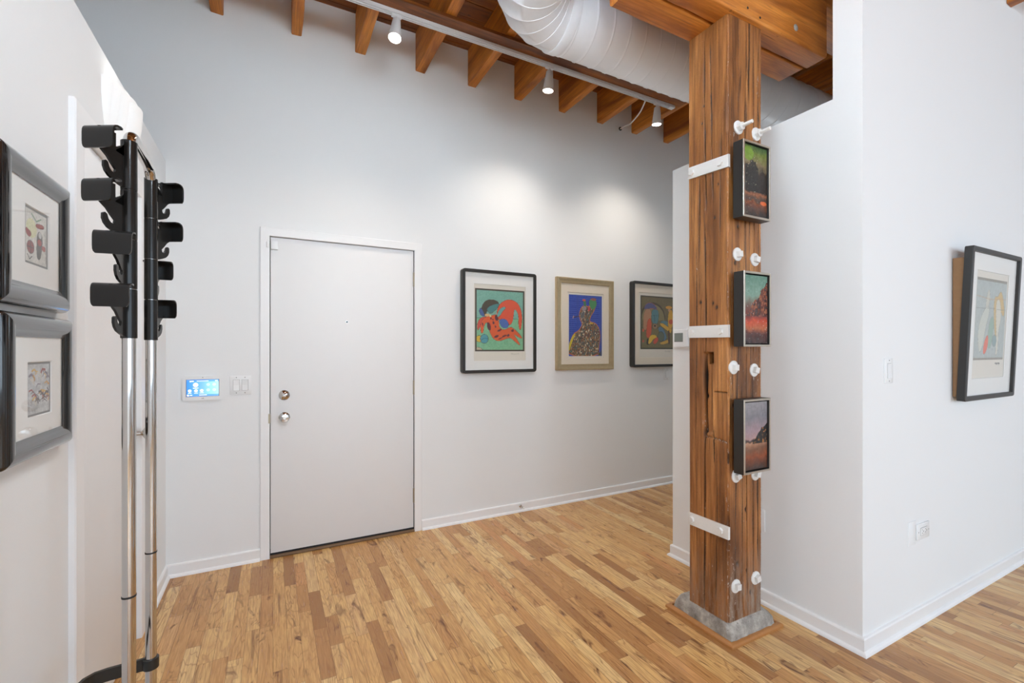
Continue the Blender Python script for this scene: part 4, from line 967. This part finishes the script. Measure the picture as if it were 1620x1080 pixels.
def switch(name, label, loc, rz, n_=1, cat='switch'):
    t = thing(name, label, cat, loc, rz); w_ = .070+.046*(n_-1)
    bm = B(); bx(bm, -w_/2, w_/2, -.006, 0, 0, .115, bev=.002)
    obj('wall_plate', bm, 'plastic', t)
    for k in range(n_):
        x = (k-(n_-1)/2)*.046
        bm = B(); bx(bm, x-.0175, x+.0175, -.0063, -.005, .0235, .0915); rc = obj('rocker_surround', bm, 'greymark', t)
        bm = B(); s_ = 1 if k == 0 else -1
        prism(bm, [(-.0063, .0245), (-.0075-.004*(s_ > 0), .0245), (-.0070, .0575), (-.0075-.004*(s_ < 0), .0905), (-.0063, .0905)], lambda q: (x-.0162, q[0], q[1]), lambda q: (x+.0162, q[0], q[1])); obj('rocker', bm, 'plastic', t, smooth=0)
        for z in (.010, .105):
            bm = B(); cone(bm, (x, -.006, z), (x, -.0066, z), .0028, n=10); obj('screw', bm, 'greymark', t)
    return t
switch('light_switch', 'white double rocker light switch between the alarm panel and entry door', (-.178, D, 1.053), 0, 2)
switch('light_switch', 'white single rocker light switch on the tall right wall left of the print', (2.506, RY, 1.177), 0)
switch('light_switch', 'white light switch just under the olive arch print', (3.46, D, 1.030), 0)
t = thing('power_outlet', 'white power outlet set sideways low on the tall right wall', 'outlet', (2.840, RY, .400))
bm = B(); bx(bm, -.063, .063, -.008, 0, 0, .078, bev=.003); obj('wall_plate', bm, 'plastic', t)
bm = B(); bx(bm, -.034, .034, -.0085, -.007, .020, .058); obj('socket_surround', bm, 'greymark', t)
bm = B(); bx(bm, -.0328, .0328, -.0100, -.0075, .0212, .0568, bev=.001); so = obj('socket', bm, 'plastic', t)
for cx in (-.017, .017):
    bm = B()
    bx(bm, cx-.006, cx+.002, -.0103, -.0095, .047, .049); bx(bm, cx-.006, cx+.002, -.0103, -.0095, .031, .033); cone(bm, (cx+.008, -.0095, .040), (cx+.008, -.0103, .040), .0028, n=10); obj('slots', bm, 'slot', so)
for cx in (-.052, .052):
    bm = B(); cone(bm, (cx, -.008, .039), (cx, -.0086, .039), .0025, n=10); obj('screw', bm, 'greymark', t)
bm = B(); bx(bm, 0, .070, -.003, 0, 0, .115, bev=.0012); bp = obj('blank_plate', bm, 'wall'); bp.location = (2.700, RY, .385); tag(bp, 'painted-over blank wall plate left of the sideways power outlet', 'wall plate')
t = thing('thermostat', 'white thermostat with a small grey display on the partition end left of the post', 'thermostat', (PX, 2.052, 1.345), -PI/2)
bm = B(); bx(bm, -.052, .060, -.024, 0, 0, .112, bev=.007, seg=3); obj('thermostat_body', bm, 'plastic', t)
bm = B(); bx(bm, -.038, .030, -.0245, -.023, .040, .090); s_ = obj('display', bm, 'lcd', t)
bm = B(); bx(bm, -.038, .030, -.0246, -.023, .034, .040); obj('button_row', bm, 'greymark', t)
bm = B(); bx(bm, -.035, .035, -.006, 0, 0, .115, bev=.002); q = obj('wall_plate', bm, 'plastic'); q.location = (PX, 1.535, .375); q.rotation_euler = (0, 0, -PI/2); tag(q, 'small white wall plate low on the partition, just right of the post', 'wall plate')
# door stop
t = thing('door_stop', 'little metal door stop sticking out of the baseboard under the red figure print', 'door stop', (1.797, D-.0125, .048))
bm = B(); lathe(bm, [(0, .012), (.004, .012), (.006, .0055)], (0, 0, 0), (0, -1, 0), 16); obj('flange', bm, 'steel', t)
bm = B(); lathe(bm, [(.004, .0045), (.055, .0045)], (0, 0, 0), (0, -1, 0), 12); obj('stem', bm, 'steel', t)
bm = B(); lathe(bm, [(.055, .008), (.066, .008), (.069, .006)], (0, 0, 0), (0, -1, 0), 14); obj('rubber_tip', bm, 'plastic', t)

# ---------------------------------------------------------------- coat rack
P1 = Vector((-.297, 1.353, 0)); P2 = Vector((-.306, 1.617, 0)); TR = .0132; TOPZ = 1.853
rack = thing('coat_rack', 'chrome coat rack with black hooks standing by the left partition', 'coat rack', (-.30, 1.485, 0))
O = Vector(rack.location)
bm = B(); pts = [P1+Vector((0, 0, .02))-O]; bend = .045
pts += [P1+Vector((0, 0, .6))-O, P1+Vector((0, 0, 1.2))-O]
ax = (P2-P1).normalized()
for i in range(9): a = PI/2*i/8; pts.append(P1-O+ax*(bend-bend*math.cos(a))+Vector((0, 0, TOPZ-TR-bend+bend*math.sin(a))))
for i in range(9): a = PI/2*(1-i/8); pts.append(P2-O-ax*(bend-bend*math.cos(a))+Vector((0, 0, TOPZ-TR-bend+bend*math.sin(a))))
pts += [P2+Vector((0, 0, 1.2))-O, P2+Vector((0, 0, .6))-O, P2+Vector((0, 0, .02))-O]
tube(bm, pts, TR, 28); obj('chrome_frame', bm, 'chrome', rack, smooth=60)
for P_ in (P1, P2):
    bm = B(); cone(bm, P_-O+Vector((0, 0, .758)), P_-O+Vector((0, 0, .762)), TR+.0008, n=28); obj('joint_ring', bm, 'gap', rack)
SEG = .1145
def hook_bm():
    bm = B(); th = .0055; R = .0158
    lathe(bm, [(0, R-.001), (.001, R), (SEG-.002, R), (SEG-.001, R-.001)], (0, 0, 0), (0, 0, -1), 28)
    web = [(.012, -.012), (.034, -.026), (.066, -.026), (.070, -.046), (.056, -.056), (.046, -.068), (.036, -.078), (.0375, -.084), (.042, -.087), (.047, -.085), (.052, -.079), (.055, -.069), (.060, -.066), (.0645, -.069), (.065, -.080), (.061, -.090), (.053, -.098), (.040, -.104), (.026, -.109), (.012, -.1125)]
    prism(bm, web, lambda q: (q[0], -th/2, q[1]), lambda q: (q[0], th/2, q[1]))
    web2 = [(.012, -.001), (.016, -.001), (.016, -.012), (.020, -.020), (.038, -.036), (.012, -.040)]
    prism(bm, web2, lambda q: (q[0], -th/2, q[1]), lambda q: (q[0], th/2, q[1]))
    return bm
def paddle_bm():
    # rounded plate bent from a horizontal top into a vertical face
    bm = B(); prof = [(.030, -.034), (.034, -.018), (.040, -.006), (.050, -.001), (.060, .0), (.068, -.002), (.0745, -.008), (.077, -.018), (.0775, -.034), (.0775, -.050)]
    prof = [(.050, .004), (.058, .0045), (.066, .004), (.071, .002), (.0740, -.0015), (.0755, -.006), (.0760, -.012), (.0760, -.030), (.0760, -.038), (.0760, -.043), (.0760, -.0465)]
    HWp = .035; n = 12; th = .004; top = []; bot = []
    m_ = len(prof)
    for i, (r, z) in enumerate(prof):
        q0, q1 = prof[max(i-1, 0)], prof[min(i+1, m_-1)]; tx, tz = q1[0]-q0[0], q1[1]-q0[1]; l_ = math.hypot(tx, tz); nx_, nz_ = -tz/l_, tx/l_
        k = 1.0
        if i == m_-1: k = .85
        elif i == m_-2: k = .94
        elif i == m_-3: k = .985
        if i == 0: k = .92
        ro = []; ri = []
        for j in range(n+1):
            y_ = -HWp*k+2*HWp*k*j/n
            ro.append(bm.verts.new((r-nx_*th/2*(-1), y_, z-nz_*th/2*(-1)))); ri.append(bm.verts.new((r-nx_*th/2, y_, z-nz_*th/2)))
        top.append(ro); bot.append(ri)
    for i in range(m_-1):
        for j in range(n):
            bm.faces.new((top[i][j], top[i][j+1], top[i+1][j+1], top[i+1][j])); bm.faces.new((bot[i][j+1], bot[i][j], bot[i+1][j], bot[i+1][j+1]))
        for j in (0, n): bm.faces.new((top[i][j], top[i+1][j], bot[i+1][j], bot[i][j]))
    for j in range(n): bm.faces.new((top[0][j+1], top[0][j], bot[0][j], bot[0][j+1])); bm.faces.new((top[-1][j], top[-1][j+1], bot[-1][j+1], bot[-1][j]))
    bx(bm, .036, .074, -.003, .003, -.040, .003)
    return bm
h0 = obj('coat_hook', hook_bm(), 'blackgloss', rack, smooth=35); pd0 = obj('paddle', paddle_bm(), 'blackgloss', h0, smooth=45)
first = True
for P_, angs in ((P1, (-120, -122, -99, -102)), (P2, (60, 62, 86, 79))):
    for i, a in enumerate(angs):
        if first: h = h0; first = False
        else:
            h = h0.copy(); COL.objects.link(h); h.parent = rack; q = pd0.copy(); COL.objects.link(q); q.parent = h
        h.location = P_-O+Vector((0, 0, 1.816-i*SEG)); h.rotation_euler = (0, 0, math.radians(a))
# umbrella holder: flat black bar ring at 0.44 m, clamped to both poles
bm = B(); Z0 = .447
cx = LX+.02
path = [(P2.x, P2.y+.002), (-.36, P2.y-.002), (-.40, P2.y-.004), (-.425, P2.y-.010), (-.442, P2.y-.026), (-.450, P2.y-.05), (-.452, 1.50), (-.450, P1.y+.05), (-.442, P1.y+.026), (-.425, P1.y+.010), (-.40, P1.y+.004), (P1.x, P1.y)]
th = .0045; hh = .0165; ringv = []
for i, p_ in enumerate(path):
    a_, b_ = path[max(i-1, 0)], path[min(i+1, len(path)-1)]; tx, ty = b_[0]-a_[0], b_[1]-a_[1]; l_ = math.hypot(tx, ty); nx_, ny_ = -ty/l_*th, tx/l_*th
    ringv.append([bm.verts.new((p_[0]+sx*nx_-O.x, p_[1]+sx*ny_-O.y, Z0+sz*hh)) for sx, sz in ((-1, -1), (1, -1), (1, 1), (-1, 1))])
for a_, b_ in zip(ringv, ringv[1:]):
    for k in range(4): bm.faces.new((a_[k], a_[(k+1) % 4], b_[(k+1) % 4], b_[k]))
bm.faces.new(ringv[0][::-1]); bm.faces.new(ringv[-1])
um = obj('umbrella_holder', bm, 'blackmetal', rack, smooth=35)
for P_ in (P1, P2):
    bm = B(); lathe(bm, [(0, .0142), (.0, .0185), (.028, .0185), (.028, .0142)], P_-O+Vector((0, 0, Z0-.014)), (0, 0, 1), 24)
    obj('clamp', bm, 'blackmetal', um)
# base on the floor
bm = B(); pr = rrect(-.17, .17, -.22, .22, .10, 10); prism(bm, pr, lambda q: (q[0], q[1], 0), lambda q: (q[0]*.985, q[1]*.985, .020)); obj('base_plate', bm, 'blackmetal', rack, smooth=30)
bm = B(); pr = rrect(-.10, .10, -.16, .16, .06, 8); prism(bm, pr, lambda q: (q[0], q[1], .020), lambda q: (q[0]*.9, q[1]*.9, .027)); obj('base_cap', bm, 'blackmetal', rack, smooth=30)
